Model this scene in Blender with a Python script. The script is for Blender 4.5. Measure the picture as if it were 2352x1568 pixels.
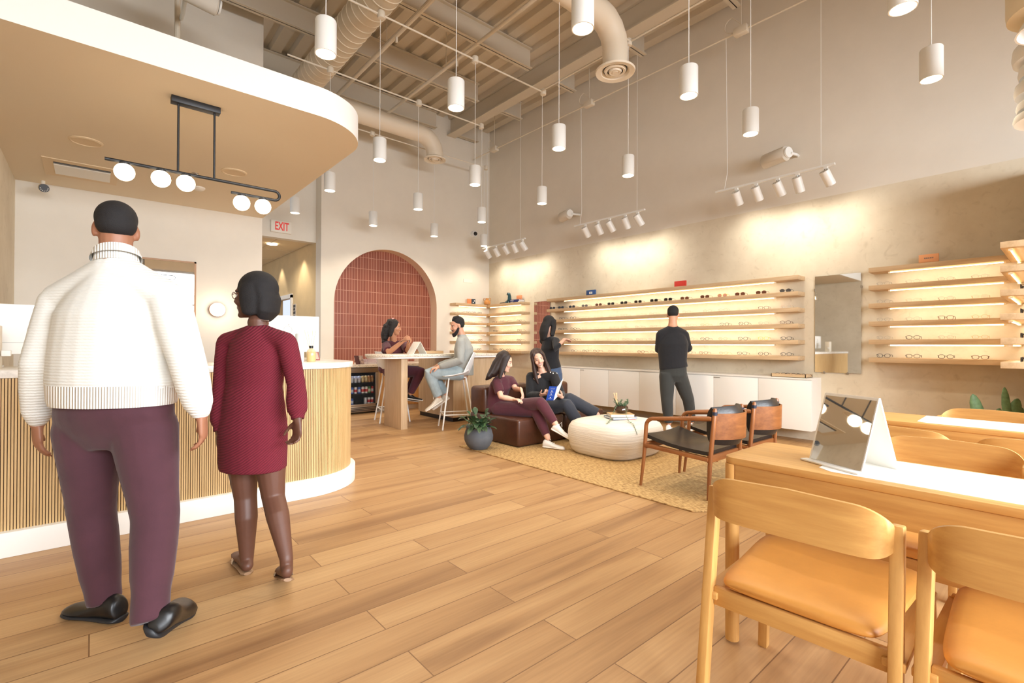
import bpy, bmesh, math, random
from mathutils import Vector, Matrix, Quaternion
PI = math.pi
random.seed(7)
for o in list(bpy.data.objects): bpy.data.objects.remove(o)
S = bpy.context.scene
COL = S.collection
V = Vector

# ------------------------------------------------------------------ camera, world, daylight, exposure
YAW, PITCH, ROLL, FPX, EYE = 0.712248, 0.0061373, 0.0035031, 1118.16, V((0, 0, 1.2))
FW = V((math.sin(YAW)*math.cos(PITCH), math.cos(YAW)*math.cos(PITCH), math.sin(PITCH)))
_r = V((math.cos(YAW), -math.sin(YAW), 0)); _u = _r.cross(FW)
RT = math.cos(ROLL)*_r + math.sin(ROLL)*_u
UP = -math.sin(ROLL)*_r + math.cos(ROLL)*_u
cam = bpy.data.cameras.new('camera'); co = bpy.data.objects.new('camera', cam); COL.objects.link(co)
cam.sensor_width = 36; cam.lens = 36*FPX/2352; cam.clip_start = .05; cam.clip_end = 200
co.matrix_world = Matrix(((RT.x, UP.x, -FW.x, 0), (RT.y, UP.y, -FW.y, 0), (RT.z, UP.z, -FW.z, 1.2), (0, 0, 0, 1)))
S.camera = co
S.view_settings.view_transform = 'Standard'; S.view_settings.look = 'None'
S.view_settings.exposure = -0.22; S.view_settings.gamma = 1.0; S.view_settings.use_curve_mapping = False
try:
    S.cycles.max_bounces = 8; S.cycles.diffuse_bounces = 5; S.cycles.glossy_bounces = 4
    S.cycles.sample_clamp_indirect = 6; S.cycles.use_denoising = True; S.cycles.caustics_reflective = False; S.cycles.caustics_refractive = False
except Exception: pass
W = bpy.data.worlds.new('world'); S.world = W; W.use_nodes = True
wb = W.node_tree.nodes['Background']; wb.inputs[0].default_value = (.80, .88, 1, 1); wb.inputs[1].default_value = 1.2

def P(px, py, k):
    """the point seen at a place of the 2352 x 1568 photograph, k metres in front of the lens"""
    return EYE + k*(FW + (px-1176)/FPX*RT - (py-784)/FPX*UP)
def light(name, kind, loc, power, color, aim=None, size=.1, size_y=None, angle=100, blend=.6):
    l = bpy.data.lights.new(name, kind); l.energy = power; l.color = color
    if kind == 'AREA':
        l.size = size
        if size_y: l.shape = 'RECTANGLE'; l.size_y = size_y
    else: l.shadow_soft_size = size
    if kind == 'SPOT': l.spot_size = math.radians(angle); l.spot_blend = blend
    o = bpy.data.objects.new(name, l); COL.objects.link(o); o.location = loc
    if aim is not None: o.rotation_euler = (V(aim)-V(loc)).to_track_quat('-Z', 'Y').to_euler()
    return o
WARM = (1, .86, .68)
# the shop front: daylight comes in through the glazed wall behind the camera
light('daylight', 'AREA', (2.6, -6.6, 3.7), 4600, (.91, .95, 1), aim=(2.6, 0, 1.7), size=12, size_y=4.2)

# ------------------------------------------------------------------ materials
def lin(r, g, b):
    f = lambda c: c/255/12.92 if c <= 10 else ((c/255+.055)/1.055)**2.4
    return (f(r), f(g), f(b), 1)
MATS = {}
def mat(name, rgb, rough=.5, metal=0, noise=0, nscale=20, stretch=(1, 1, 1), bump=0, bscale=None, emit=0, ecol=None, alpha=None, spec=.5, coat=0, trans=0, sheen=0, rgb2=None):
    if name in MATS: return MATS[name]
    m = bpy.data.materials.new(name); m.use_nodes = True; nt = m.node_tree; N = nt.nodes; L = nt.links
    b = N['Principled BSDF']; c = lin(*rgb)
    b.inputs['Base Color'].default_value = c; b.inputs['Roughness'].default_value = rough; b.inputs['Metallic'].default_value = metal
    b.inputs['Specular IOR Level'].default_value = spec; b.inputs['Coat Weight'].default_value = coat; b.inputs['Sheen Weight'].default_value = sheen
    if trans: b.inputs['Transmission Weight'].default_value = trans; b.inputs['IOR'].default_value = 1.45
    if emit:
        b.inputs['Emission Color'].default_value = lin(*(ecol or rgb)); b.inputs['Emission Strength'].default_value = emit
    if alpha is not None: b.inputs['Alpha'].default_value = alpha
    if noise or bump:
        tc = N.new('ShaderNodeTexCoord'); mp = N.new('ShaderNodeMapping'); mp.inputs['Scale'].default_value = stretch
        L.new(tc.outputs['Object'], mp.inputs['Vector'])
        nz = N.new('ShaderNodeTexNoise'); nz.inputs['Scale'].default_value = nscale; nz.inputs['Detail'].default_value = 6; nz.inputs['Roughness'].default_value = .6
        L.new(mp.outputs[0], nz.inputs['Vector'])
        if noise:
            mx = N.new('ShaderNodeMix'); mx.data_type = 'RGBA'
            d = lin(*rgb2) if rgb2 else tuple(x*(1-noise) for x in c[:3])+(1,)
            a = c if rgb2 else tuple(min(1, x*(1+noise*.6)) for x in c[:3])+(1,)
            mx.inputs[6].default_value = d; mx.inputs[7].default_value = a
            rp = N.new('ShaderNodeMapRange'); rp.inputs[1].default_value = .3; rp.inputs[2].default_value = .7
            L.new(nz.outputs[0], rp.inputs[0]); L.new(rp.outputs[0], mx.inputs[0]); L.new(mx.outputs[2], b.inputs['Base Color'])
        if bump:
            bp = N.new('ShaderNodeBump'); bp.inputs['Strength'].default_value = bump; bp.inputs['Distance'].default_value = .01
            if bscale:
                n2 = N.new('ShaderNodeTexNoise'); n2.inputs['Scale'].default_value = bscale; n2.inputs['Detail'].default_value = 4
                L.new(mp.outputs[0], n2.inputs['Vector']); L.new(n2.outputs[0], bp.inputs['Height'])
            else: L.new(nz.outputs[0], bp.inputs['Height'])
            L.new(bp.outputs[0], b.inputs['Normal'])
    MATS[name] = m; return m
def wood(name, rgb, rgb2, axis='x', rough=.42, scale=14, coat=0):
    st = {'x': (.09, 1, 1), 'y': (1, .09, 1), 'z': (1, 1, .09)}[axis]
    return mat(name+'_'+axis, rgb, rough, noise=.3, rgb2=rgb2, nscale=scale*2.2, stretch=st, bump=.04, coat=coat)
def tex_mat(name, build, rough=.5):
    """a material whose colour (and bump) come from build(nodes, links, bsdf)"""
    m = bpy.data.materials.new(name); m.use_nodes = True
    b = m.node_tree.nodes['Principled BSDF']; b.inputs['Roughness'].default_value = rough
    build(m.node_tree.nodes, m.node_tree.links, b); MATS[name] = m; return m

# ------------------------------------------------------------------ mesh building
TM = {}                                            # world matrix of every object that others hang from
def frame(z, side=None):
    z = V(z).normalized()
    s = V(side) if side is not None else (V((1, 0, 0)) if abs(z.x) < .9 else V((0, 1, 0)))
    s = (s - z*s.dot(z))
    if s.length < 1e-5: s = V((0, 1, 0)) - z*z.y
    s.normalize(); return s, z.cross(s), z
class MB:
    def __init__(s): s.v = []; s.f = []; s.mi = []; s.cur = 0
    def add(s, vs, fs):
        n = len(s.v); s.v += [V(p) for p in vs]; s.f += [[n+i for i in f] for f in fs]; s.mi += [s.cur]*len(fs); return s
    def box(s, x0, x1, y0, y1, z0, z1):
        return s.add([(x, y, z) for x in (x0, x1) for y in (y0, y1) for z in (z0, z1)],
                     [(0, 1, 3, 2), (4, 6, 7, 5), (0, 4, 5, 1), (2, 3, 7, 6), (0, 2, 6, 4), (1, 5, 7, 3)])
    def bar(s, p, q, w, h, side=None):
        p, q = V(p), V(q); a, b, _ = frame(q-p, side)
        c = [(-w/2, -h/2), (w/2, -h/2), (w/2, h/2), (-w/2, h/2)]
        vs = [e+a*x+b*y for e in (p, q) for x, y in c]
        return s.add(vs, [(3, 2, 1, 0), (4, 5, 6, 7)]+[(i, (i+1) % 4, 4+(i+1) % 4, 4+i) for i in range(4)])
    def rings(s, R, cap=True, closed=False):
        n = len(R[0]); vs = [p for r in R for p in r]; m = len(R)
        fs = [(i*n+j, i*n+(j+1) % n, ((i+1) % m)*n+(j+1) % n, ((i+1) % m)*n+j) for i in range(m if closed else m-1) for j in range(n)]
        if cap and not closed: fs += [tuple(range(n-1, -1, -1)), tuple((m-1)*n+j for j in range(n))]
        return s.add(vs, fs)
    def tube(s, pts, r, seg=10, side=None, cap=True, closed=False, flat=1, round_=False):
        pts = [V(p) for p in pts]; n = len(pts)
        rs = r if isinstance(r, (list, tuple)) else [r]*n
        rs = [(q if isinstance(q, tuple) else (q, q*flat)) for q in rs]
        R = []; ref = side
        def ring(c, a, b, ra, rb): return [c+a*ra*math.cos(2*PI*j/seg)+b*rb*math.sin(2*PI*j/seg) for j in range(seg)]
        for i in range(n):
            t = (pts[(i+1) % n]-pts[i-1]) if closed or 0 < i < n-1 else (pts[1]-pts[0] if i == 0 else pts[-1]-pts[-2])
            a, b, z = frame(t, ref)
            if side is None: ref = a
            if round_ and i == 0:
                for e, k in ((.9, .35), (.6, .75)): R.append(ring(pts[0]-z*min(rs[0])*e, a, b, rs[0][0]*k, rs[0][1]*k))
            R.append(ring(pts[i], a, b, *rs[i]))
            if round_ and i == n-1:
                for e, k in ((.6, .75), (.9, .35)): R.append(ring(pts[i]+z*min(rs[i])*e, a, b, rs[i][0]*k, rs[i][1]*k))
        return s.rings(R, cap, closed)
    def cyl(s, p, q, r, r2=None, seg=16): return s.tube([p, q], [r, r if r2 is None else r2], seg)
    def lathe(s, prof, c=(0, 0, 0), seg=24, sx=1, sy=1):
        c = V(c); R = [[c+V((r*sx*math.cos(2*PI*j/seg), r*sy*math.sin(2*PI*j/seg), z)) for j in range(seg)] for r, z in prof]
        return s.rings(R)
    def ball(s, c, r, sc=(1, 1, 1), seg=16, rg=10, M=None):
        c = V(c); R = []
        for i in range(1, rg):
            t = PI*i/rg
            ps = [V((r*sc[0]*math.sin(t)*math.cos(2*PI*j/seg), r*sc[1]*math.sin(t)*math.sin(2*PI*j/seg), -r*sc[2]*math.cos(t))) for j in range(seg)]
            R.append([c+(M @ p if M else p) for p in ps])
        return s.rings(R)
    def prism(s, poly, z0, z1, axis='z'):
        def m(a, b, h): return {'z': (a, b, h), 'x': (h, a, b), 'y': (a, h, b)}[axis]
        n = len(poly); vs = [m(a, b, z0) for a, b in poly]+[m(a, b, z1) for a, b in poly]
        return s.add(vs, [tuple(range(n-1, -1, -1)), tuple(range(n, 2*n))]+[(i, (i+1) % n, n+(i+1) % n, n+i) for i in range(n)])
    def build(s, name, m, parent=None, smooth=False, bevel=0, bseg=2, auto=True, local=False, mods=()):
        me = bpy.data.meshes.new(name); vs = s.v
        if parent is not None and not local:
            iv = TM[parent.name].inverted(); vs = [iv @ p for p in vs]
        me.from_pydata([tuple(p) for p in vs], [], s.f)
        for x in (m if isinstance(m, (list, tuple)) else [m]): me.materials.append(x)
        bm = bmesh.new(); bm.from_mesh(me)
        for f, i in zip(bm.faces, s.mi): f.material_index = i
        bmesh.ops.recalc_face_normals(bm, faces=bm.faces[:])
        if bevel:
            es = [e for e in bm.edges if len(e.link_faces) == 2 and e.calc_face_angle(0) > .6]
            bmesh.ops.bevel(bm, geom=es, offset=bevel, segments=bseg, affect='EDGES', profile=.5, clamp_overlap=True)
        if smooth or bevel:
            for f in bm.faces: f.smooth = True
            for e in bm.edges:
                if len(e.link_faces) == 2 and e.calc_face_angle(0) > (.7 if smooth else .55): e.smooth = False
        bm.to_mesh(me); bm.free()
        o = bpy.data.objects.new(name, me); COL.objects.link(o)
        if parent is not None: o.parent = parent; TM[o.name] = TM[parent.name]
        else: TM[o.name] = Matrix()
        return o
def tag(o, label, cat, group=None, kind=None):
    o['label'] = label; o['category'] = cat
    if group: o['group'] = group
    if kind: o['kind'] = kind
    return o
def thing(name, label, cat, loc=(0, 0, 0), rz=0, group=None):
    o = bpy.data.objects.new(name, None); COL.objects.link(o); o.empty_display_size = .05
    o.location = loc; o.rotation_euler = (0, 0, rz)
    TM[o.name] = Matrix.Translation(V(loc)) @ Matrix.Rotation(rz, 4, 'Z')
    return tag(o, label, cat, group)
def struct(mb, name, m, **k):
    o = mb.build(name, m, **k); o['kind'] = 'structure'; return o
def kids(o): return [c for c in bpy.data.objects if c.parent == o]
def tree(o): return (o, [tree(c) for c in kids(o)])
def dup(t, loc=None, rz=None, label=None, group=None, parent=None, scale=None):
    o, ch = t; c = o.copy(); COL.objects.link(c)
    if parent is not None: c.parent = parent
    if loc is not None: c.location = loc
    if rz is not None: c.rotation_euler = (0, 0, rz)
    if scale: c.scale = (scale,)*3
    if label: c['label'] = label
    if group: c['group'] = group
    for k in ch: dup(k, parent=c)
    TM[c.name] = Matrix.Translation(c.location) @ Matrix.Rotation(c.rotation_euler.z, 4, 'Z')
    return c
def text(s, name, size, m, loc, rot, parent, depth=.002, align='CENTER', sx=1, bold=0):
    """raised lettering as its own mesh part"""
    cu = bpy.data.curves.new(name, 'FONT'); cu.body = s; cu.size = size; cu.extrude = depth; cu.align_x = align; cu.align_y = 'CENTER'; cu.offset = bold
    t = bpy.data.objects.new(name, cu); COL.objects.link(t)
    dg = bpy.context.evaluated_depsgraph_get(); me = bpy.data.meshes.new_from_object(t.evaluated_get(dg))
    bpy.data.objects.remove(t); me.materials.clear(); me.materials.append(m)
    M = Matrix.Translation(V(loc)) @ rot.to_4x4() @ Matrix.Diagonal((sx, 1, 1, 1))
    me.transform(TM[parent.name].inverted() @ M)
    o = bpy.data.objects.new(name, me); COL.objects.link(o); o.parent = parent; TM[o.name] = TM[parent.name]; return o
def axes(x, y): x, y = V(x), V(y); z = x.cross(y); return Matrix((x, y, z)).transposed()
# ------------------------------------------------------------------ surfaces
M_WALL = mat('wall_paint', (226, 219, 206), .85, noise=.03, nscale=3)
M_CEIL = mat('ceiling_paint', (208, 198, 180), .75)
M_SOFFIT = mat('soffit_paint', (230, 216, 192), .9)
M_WHITE = mat('white_paint', (238, 237, 232), .5)
M_WHITEM = mat('white_metal', (236, 236, 232), .35)
M_PIPE = mat('painted_pipe', (222, 212, 194), .5)
def _stucco(N, L, b):
    tc = N.new('ShaderNodeTexCoord'); n1 = N.new('ShaderNodeTexNoise'); n1.inputs['Scale'].default_value = 1.6; n1.inputs['Detail'].default_value = 8; n1.inputs['Roughness'].default_value = .65
    n2 = N.new('ShaderNodeTexNoise'); n2.inputs['Scale'].default_value = 9; n2.inputs['Detail'].default_value = 5; n2.inputs['Distortion'].default_value = 1.2
    for n in (n1, n2): L.new(tc.outputs['Object'], n.inputs['Vector'])
    r = N.new('ShaderNodeValToRGB'); e = r.color_ramp.elements
    e[0].position = .3; e[0].color = lin(208, 196, 172); e[1].position = .7; e[1].color = lin(226, 216, 194)
    L.new(n1.outputs[0], r.inputs[0])
    r2 = N.new('ShaderNodeValToRGB'); e = r2.color_ramp.elements
    e[0].position = .25; e[0].color = (.80, .78, .74, 1); e[1].position = .42; e[1].color = (1, 1, 1, 1)
    L.new(n2.outputs[0], r2.inputs[0])
    mx = N.new('ShaderNodeMix'); mx.data_type = 'RGBA'; mx.blend_type = 'MULTIPLY'; mx.inputs[0].default_value = .6
    L.new(r.outputs[0], mx.inputs[6]); L.new(r2.outputs[0], mx.inputs[7]); L.new(mx.outputs[2], b.inputs['Base Color'])
M_STUCCO = tex_mat('stucco', _stucco, .9)
def _floor(N, L, b):
    tc = N.new('ShaderNodeTexCoord')
    br = N.new('ShaderNodeTexBrick'); br.offset = .37; br.offset_frequency = 2
    for k, v in (('Scale', 1), ('Mortar Size', .0025), ('Mortar Smooth', .1), ('Brick Width', 1.5), ('Row Height', .19), ('Bias', 0)): br.inputs[k].default_value = v
    br.inputs['Color1'].default_value = (0, 0, 0, 1); br.inputs['Color2'].default_value = (1, 1, 1, 1); br.inputs['Mortar'].default_value = (.5, .5, .5, 1)
    L.new(tc.outputs['Object'], br.inputs['Vector'])
    mp = N.new('ShaderNodeMapping'); mp.inputs['Scale'].default_value = (.28, 3.2, 1); L.new(tc.outputs['Object'], mp.inputs['Vector'])
    sep = N.new('ShaderNodeVectorMath'); sep.operation = 'MULTIPLY_ADD'; sep.inputs[1].default_value = (7, 5, 3)
    L.new(br.outputs['Color'], sep.inputs[0]); L.new(mp.outputs[0], sep.inputs[2])
    n1 = N.new('ShaderNodeTexNoise'); n1.inputs['Scale'].default_value = 1.3; n1.inputs['Detail'].default_value = 5; n1.inputs['Distortion'].default_value = .6; L.new(sep.outputs[0], n1.inputs['Vector'])
    mp2 = N.new('ShaderNodeMapping'); mp2.inputs['Scale'].default_value = (1.5, 40, 1); L.new(tc.outputs['Object'], mp2.inputs['Vector'])
    n2 = N.new('ShaderNodeTexNoise'); n2.inputs['Scale'].default_value = 2; n2.inputs['Detail'].default_value = 6; L.new(mp2.outputs[0], n2.inputs['Vector'])
    r = N.new('ShaderNodeValToRGB'); e = r.color_ramp.elements
    e[0].position = .28; e[0].color = lin(142, 105, 70); e[1].position = .72; e[1].color = lin(200, 163, 116)
    x = e.new(.45); x.color = lin(178, 139, 95)
    L.new(n1.outputs[0], r.inputs[0])
    r2 = N.new('ShaderNodeValToRGB'); e = r2.color_ramp.elements; e[0].position = .3; e[0].color = (.78, .76, .74, 1); e[1].position = .6; e[1].color = (1, 1, 1, 1); L.new(n2.outputs[0], r2.inputs[0])
    mx = N.new('ShaderNodeMix'); mx.data_type = 'RGBA'; mx.blend_type = 'MULTIPLY'; mx.inputs[0].default_value = .55
    L.new(r.outputs[0], mx.inputs[6]); L.new(r2.outputs[0], mx.inputs[7])
    mm = N.new('ShaderNodeMix'); mm.data_type = 'RGBA'; mm.inputs[7].default_value = lin(128, 94, 62)
    L.new(br.outputs['Fac'], mm.inputs[0]); L.new(mx.outputs[2], mm.inputs[6]); L.new(mm.outputs[2], b.inputs['Base Color'])
    b.inputs['Specular IOR Level'].default_value = .4
    bp = N.new('ShaderNodeBump'); bp.inputs['Strength'].default_value = .05; L.new(n2.outputs[0], bp.inputs['Height']); L.new(bp.outputs[0], b.inputs['Normal'])
M_FLOOR = tex_mat('plank_floor', _floor, .42)
def _tile(N, L, b):
    tc = N.new('ShaderNodeTexCoord'); mp = N.new('ShaderNodeMapping'); mp.inputs['Rotation'].default_value = (PI/2, 0, 0); L.new(tc.outputs['Object'], mp.inputs['Vector'])
    br = N.new('ShaderNodeTexBrick'); br.offset = 0
    for k, v in (('Scale', 1), ('Mortar Size', .0035), ('Mortar Smooth', .1), ('Brick Width', .0555), ('Row Height', .222), ('Bias', 0)): br.inputs[k].default_value = v
    br.inputs['Color1'].default_value = lin(132, 70, 52); br.inputs['Color2'].default_value = lin(146, 82, 62); br.inputs['Mortar'].default_value = lin(200, 152, 130)
    L.new(mp.outputs[0], br.inputs['Vector']); L.new(br.outputs['Color'], b.inputs['Base Color'])
M_TILE = tex_mat('terracotta_tile', _tile, .35)
def _terrazzo(N, L, b):
    tc = N.new('ShaderNodeTexCoord'); base = lin(226, 217, 201); prev = None
    for i, (sc, th, col) in enumerate(((70, .14, (150, 105, 78)), (85, .10, (92, 84, 78)), (50, .2, (245, 242, 236)), (100, .16, (190, 160, 130)))):
        v = N.new('ShaderNodeTexVoronoi'); v.inputs['Scale'].default_value = sc
        mp = N.new('ShaderNodeMapping'); mp.inputs['Location'].default_value = (i*3.1, i*1.7, i*.9); L.new(tc.outputs['Object'], mp.inputs['Vector']); L.new(mp.outputs[0], v.inputs['Vector'])
        sp = N.new('ShaderNodeSeparateColor'); L.new(v.outputs['Color'], sp.inputs[0])
        t1 = N.new('ShaderNodeMath'); t1.operation = 'LESS_THAN'; t1.inputs[1].default_value = th*1.6; L.new(sp.outputs[0], t1.inputs[0])
        t2 = N.new('ShaderNodeMath'); t2.operation = 'LESS_THAN'; t2.inputs[1].default_value = .33; L.new(v.outputs['Distance'], t2.inputs[0])
        t3 = N.new('ShaderNodeMath'); t3.operation = 'MULTIPLY'; L.new(t1.outputs[0], t3.inputs[0]); L.new(t2.outputs[0], t3.inputs[1])
        mx = N.new('ShaderNodeMix'); mx.data_type = 'RGBA'; mx.inputs[7].default_value = lin(*col); L.new(t3.outputs[0], mx.inputs[0])
        if prev: L.new(prev, mx.inputs[6])
        else: mx.inputs[6].default_value = base
        prev = mx.outputs[2]
    L.new(prev, b.inputs['Base Color'])
M_TERRAZZO = tex_mat('terrazzo', _terrazzo, .3)
M_MARBLE = mat('white_quartz', (238, 235, 228), .25, noise=.22, nscale=26)
M_OAKX, M_OAKY, M_OAKZ = (wood('pale_oak', (212, 184, 146), (190, 160, 122), a, .5) for a in 'xyz')
M_DESKX, M_DESKY, M_DESKZ = (wood('honey_oak', (214, 168, 100), (188, 138, 76), a, .4) for a in 'xyz')
M_WALNUT = wood('walnut', (158, 100, 54), (122, 72, 36), 'y', .38); M_WALNUTZ = wood('walnut', (158, 100, 54), (122, 72, 36), 'z', .38); M_WALNUTX = wood('walnut', (158, 100, 54), (122, 72, 36), 'x', .38)
M_BLACK = mat('black_metal', (26, 27, 30), .45); M_BLACKP = mat('black_plastic', (16, 16, 18), .35)
M_GLOW = mat('lamp_glow', (255, 246, 226), .5, emit=9, ecol=(255, 236, 205))
M_STRIP = mat('strip_glow', (255, 240, 210), .5, emit=9, ecol=(255, 226, 172))
M_GLOBE = mat('globe_glow', (255, 248, 235), .4, emit=7, ecol=(255, 234, 200))
M_STEEL = mat('steel', (180, 172, 160), .35, metal=.9)
M_MIRROR = mat('mirror_glass', (240, 240, 238), .02, metal=1)
M_GLASS = mat('clear_glass', (240, 245, 245), .03, alpha=.16, spec=.8)
M_LEDCLIP = mat('led_clip', (250, 240, 220), .4)

# ------------------------------------------------------------------ the setting
XR, YF, ZS, ZD = 6.92, 8.83, 3.055, 6.05
struct(MB().box(-3.6, 7.1, -3.7, 13.5, -.06, 0), 'floor', M_FLOOR)
# right wall: stucco below a straight line, paint above
w = MB(); w.box(XR, XR+.15, -3.5, 9.25, ZS, 6.3); w.cur = 1; w.box(XR, XR+.15, -3.5, 9.25, 0, ZS)
struct(w, 'wall_right', [M_WALL, M_STUCCO])
# far wall with the arched niche
AX, AR, AZ = 4.4265, 1.0905, 1.96
w = MB()
arc = [(AX-AR*math.cos(PI*i/48), AZ+AR*math.sin(PI*i/48)) for i in range(49)]
prof = [(3.1, 0), (3.1, 6.3), (XR+.1, 6.3), (XR+.1, 0), (AX+AR, 0)]+[(x, z) for x, z in reversed(arc)]+[(AX-AR, 0)]
def face_poly(y): return [(x, y, z) for x, z in prof]
n = len(prof)
for y in (YF, YF+.25):                                # front and back skins of the wall, in strips around the arch
    w.add([(3.1, y, 0), (AX-AR, y, 0), (AX-AR, y, 6.3), (3.1, y, 6.3)], [(0, 1, 2, 3)])
    w.add([(AX+AR, y, 0), (XR+.1, y, 0), (XR+.1, y, 6.3), (AX+AR, y, 6.3)], [(0, 1, 2, 3)])
    for i in range(48):
        (xa, za), (xb, zb) = arc[i], arc[i+1]; w.add([(xa, y, za), (xb, y, zb), (xb, y, 6.3), (xa, y, 6.3)], [(0, 1, 2, 3)])
w.add([(3.1, YF, 0), (3.1, YF+.27, 0), (3.1, YF+.27, 6.3), (3.1, YF, 6.3)], [(0, 1, 2, 3)])
w.cur = 1
edge = [(AX-AR, 0)]+arc+[(AX+AR, 0)]
for (xa, za), (xb, zb) in zip(edge, edge[1:]): w.add([(xa, YF, za), (xb, YF, zb), (xb, YF+.25, zb), (xa, YF+.25, za)], [(0, 1, 2, 3)])
o = struct(w, 'wall_far', [M_WALL, mat('arch_reveal', (222, 196, 170), .8)])
struct(MB().box(AX-AR-.05, AX+AR+.05, YF+.245, YF+.3, 0, 3.15), 'wall_niche', M_TILE)
# hallway: header, side wall, low ceiling
struct(MB().box(1.6, 3.1, 9.1, 9.25, 3.05, 6.3), 'wall_header', M_WALL)
w = MB(); w.box(3.1, 3.25, YF+.27, 10.5, 0, 3.12); w.box(3.1, 3.25, 11.65, 13.4, 0, 3.12); w.box(3.1, 3.25, 10.5, 11.65, 2.16, 3.12)
struct(w, 'wall_hall', mat('hall_stucco', (214, 190, 146), .9, noise=.08, nscale=3))
struct(MB().box(1.4, 3.3, 13.3, 13.45, 0, 3.12), 'wall_hall_end', M_WALL)
w = MB().box(1.7, 3.25, 9.25, 13.4, 3.075, 3.12); w.cur = 1
for y in (9.25, 10.45, 11.65): w.box(1.7, 3.1, y, y+.02, 3.068, 3.08)
for x in (1.9, 2.5, 3.07): w.box(x, x+.02, 9.25, 13.3, 3.068, 3.08)
struct(w, 'ceiling_hall', [mat('acoustic_tile', (222, 206, 176), .9), mat('grid_bar', (206, 190, 160), .8)])
w = MB()
for y in (10.43, 11.6): w.box(3.07, 3.12, y, y+.08, 0, 2.2)
w.box(3.07, 3.12, 10.43, 11.68, 2.14, 2.22); d1 = struct(w, 'trim_1', M_WHITE)
w = MB().box(3.3, 3.9, 10.55, 10.6, 0, 2.14); struct(w, 'door_1', wood('door_wood', (142, 90, 48), (116, 70, 34), 'z'))
struct(MB().box(3.9, 4.0, 10.3, 12, 0, 2.4), 'wall_hall_room', M_WALL)
# reception back wall and its left return
struct(MB().box(-.8, 1.845, 7.64, 7.8, 0, 6.3), 'wall_reception', M_WALL)
struct(MB().box(-.8, -.65, 5.4, 7.7, 0, 3.3), 'wall_reception_side', M_STUCCO)
struct(MB().box(-2.6, -2.45, -3.5, 9.2, 0, 6.3), 'wall_left', M_STUCCO)
struct(MB().box(-2.6, -.7, 7.64, 7.8, 0, 6.3), 'wall_rear', M_WALL)
# glazed shop front behind the camera
w = MB(); w.box(-2.6, 7.1, -3.6, -3.45, 3.5, 6.3); w.box(-2.6, -1.2, -3.6, -3.45, 0, 3.5); w.box(6.4, 7.1, -3.6, -3.45, 0, 3.5); w.box(-1.2, 6.4, -3.6, -3.45, 0, .25)
struct(w, 'wall_shopfront', M_WALL)
w = MB()
for x in (-1.2, .68, 2.56, 4.44, 6.32): w.box(x, x+.08, -3.58, -3.46, .25, 3.5)
for z in (.25, 2.4, 3.42): w.box(-1.2, 6.4, -3.58, -3.46, z, z+.08)
struct(w, 'window_1', M_STEEL)
# soffit with rounded corner
SO = [(-2.4, 7.64), (-2.4, 3.9), (1.32, 3.9)]+[(1.32+.525*math.sin(PI/2*i/24), 4.425-.525*math.cos(PI/2*i/24)) for i in range(1, 25)]+[(1.845, 7.64)]
w = MB().prism(SO, 3.0, 3.23)
w.mi[0] = 1
struct(w, 'ceiling_soffit', [mat('soffit_band', (238, 236, 230), .7), M_SOFFIT], smooth=True)
# steel deck
w = MB(); x = -2.6; per = .3; pr = []
while x < 7.05:
    pr += [(x, ZD), (x+.16, ZD), (x+.19, ZD+.075), (x+.27, ZD+.075)]; x += per
pr += [(x, ZD)]
w.add([(a, y, z) for y in (-3.6, 9.3) for a, z in pr], [(i, i+1, len(pr)+i+1, len(pr)+i) for i in range(len(pr)-1)])
struct(w, 'ceiling', M_CEIL)
struct(MB().box(-2.6, 7.1, -3.6, 9.3, 6.2, 6.3), 'ceiling_roof', mat('roof_gap', (70, 70, 84), .9))
def ibeam(name, a, b, label):
    """a painted steel beam between two points of its underside"""
    a, b = V(a), V(b); h = .33; w = MB(); up = V((0, 0, 1)); _, s, _ = frame(b-a, up)
    for z, ww, t in ((.008, .11, .016), (h-.008, .11, .016)): w.bar(a+up*z, b+up*z, t, ww, up)
    w.bar(a+up*h/2, b+up*h/2, h, .012, up)
    return tag(w.build(name, M_CEIL), label, 'beam', 'painted roof joists')
TJ = ['beside the far wall', 'running behind the large round duct end', 'crossing under the middle of the ceiling', 'nearer the camera, mostly above the frame']
for i, y in enumerate((8.73, 7.28, 5.85, 4.4, 2.95)):
    lab = ['cream steel roof joist tight against the far wall', 'cream steel roof joist crossing second from the far wall', 'cream steel roof joist crossing third from the far wall, over the middle pendants', 'cream steel roof joist crossing behind the white duct elbow, fourth from far wall', 'cream steel roof joist nearest the camera, above the tall pendants'][i]
    ibeam('roof_joist', (-2.4, y, 5.71), (5.42, y, 5.71), lab)
    ibeam('roof_joist_stub', (6.0, y, 5.71), (6.5, y, 5.71), ['short cream joist stub beyond the girder at the far wall', 'short cream joist stub beyond the girder, above the far sunglasses corner', 'short cream joist stub beyond the girder, third from the far wall', 'short cream joist stub beyond the girder behind the duct elbow', 'short cream joist stub beyond the girder at top right'][i])
w = MB(); w.box(5.75, 5.96, -3.4, 8.83, 5.68, 5.70); w.box(5.845, 5.865, -3.4, 8.83, 5.70, 6.04)
tag(w.build('roof_girder', M_CEIL), 'long deep cream girder running along the ceiling close to the right wall', 'beam')
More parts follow.
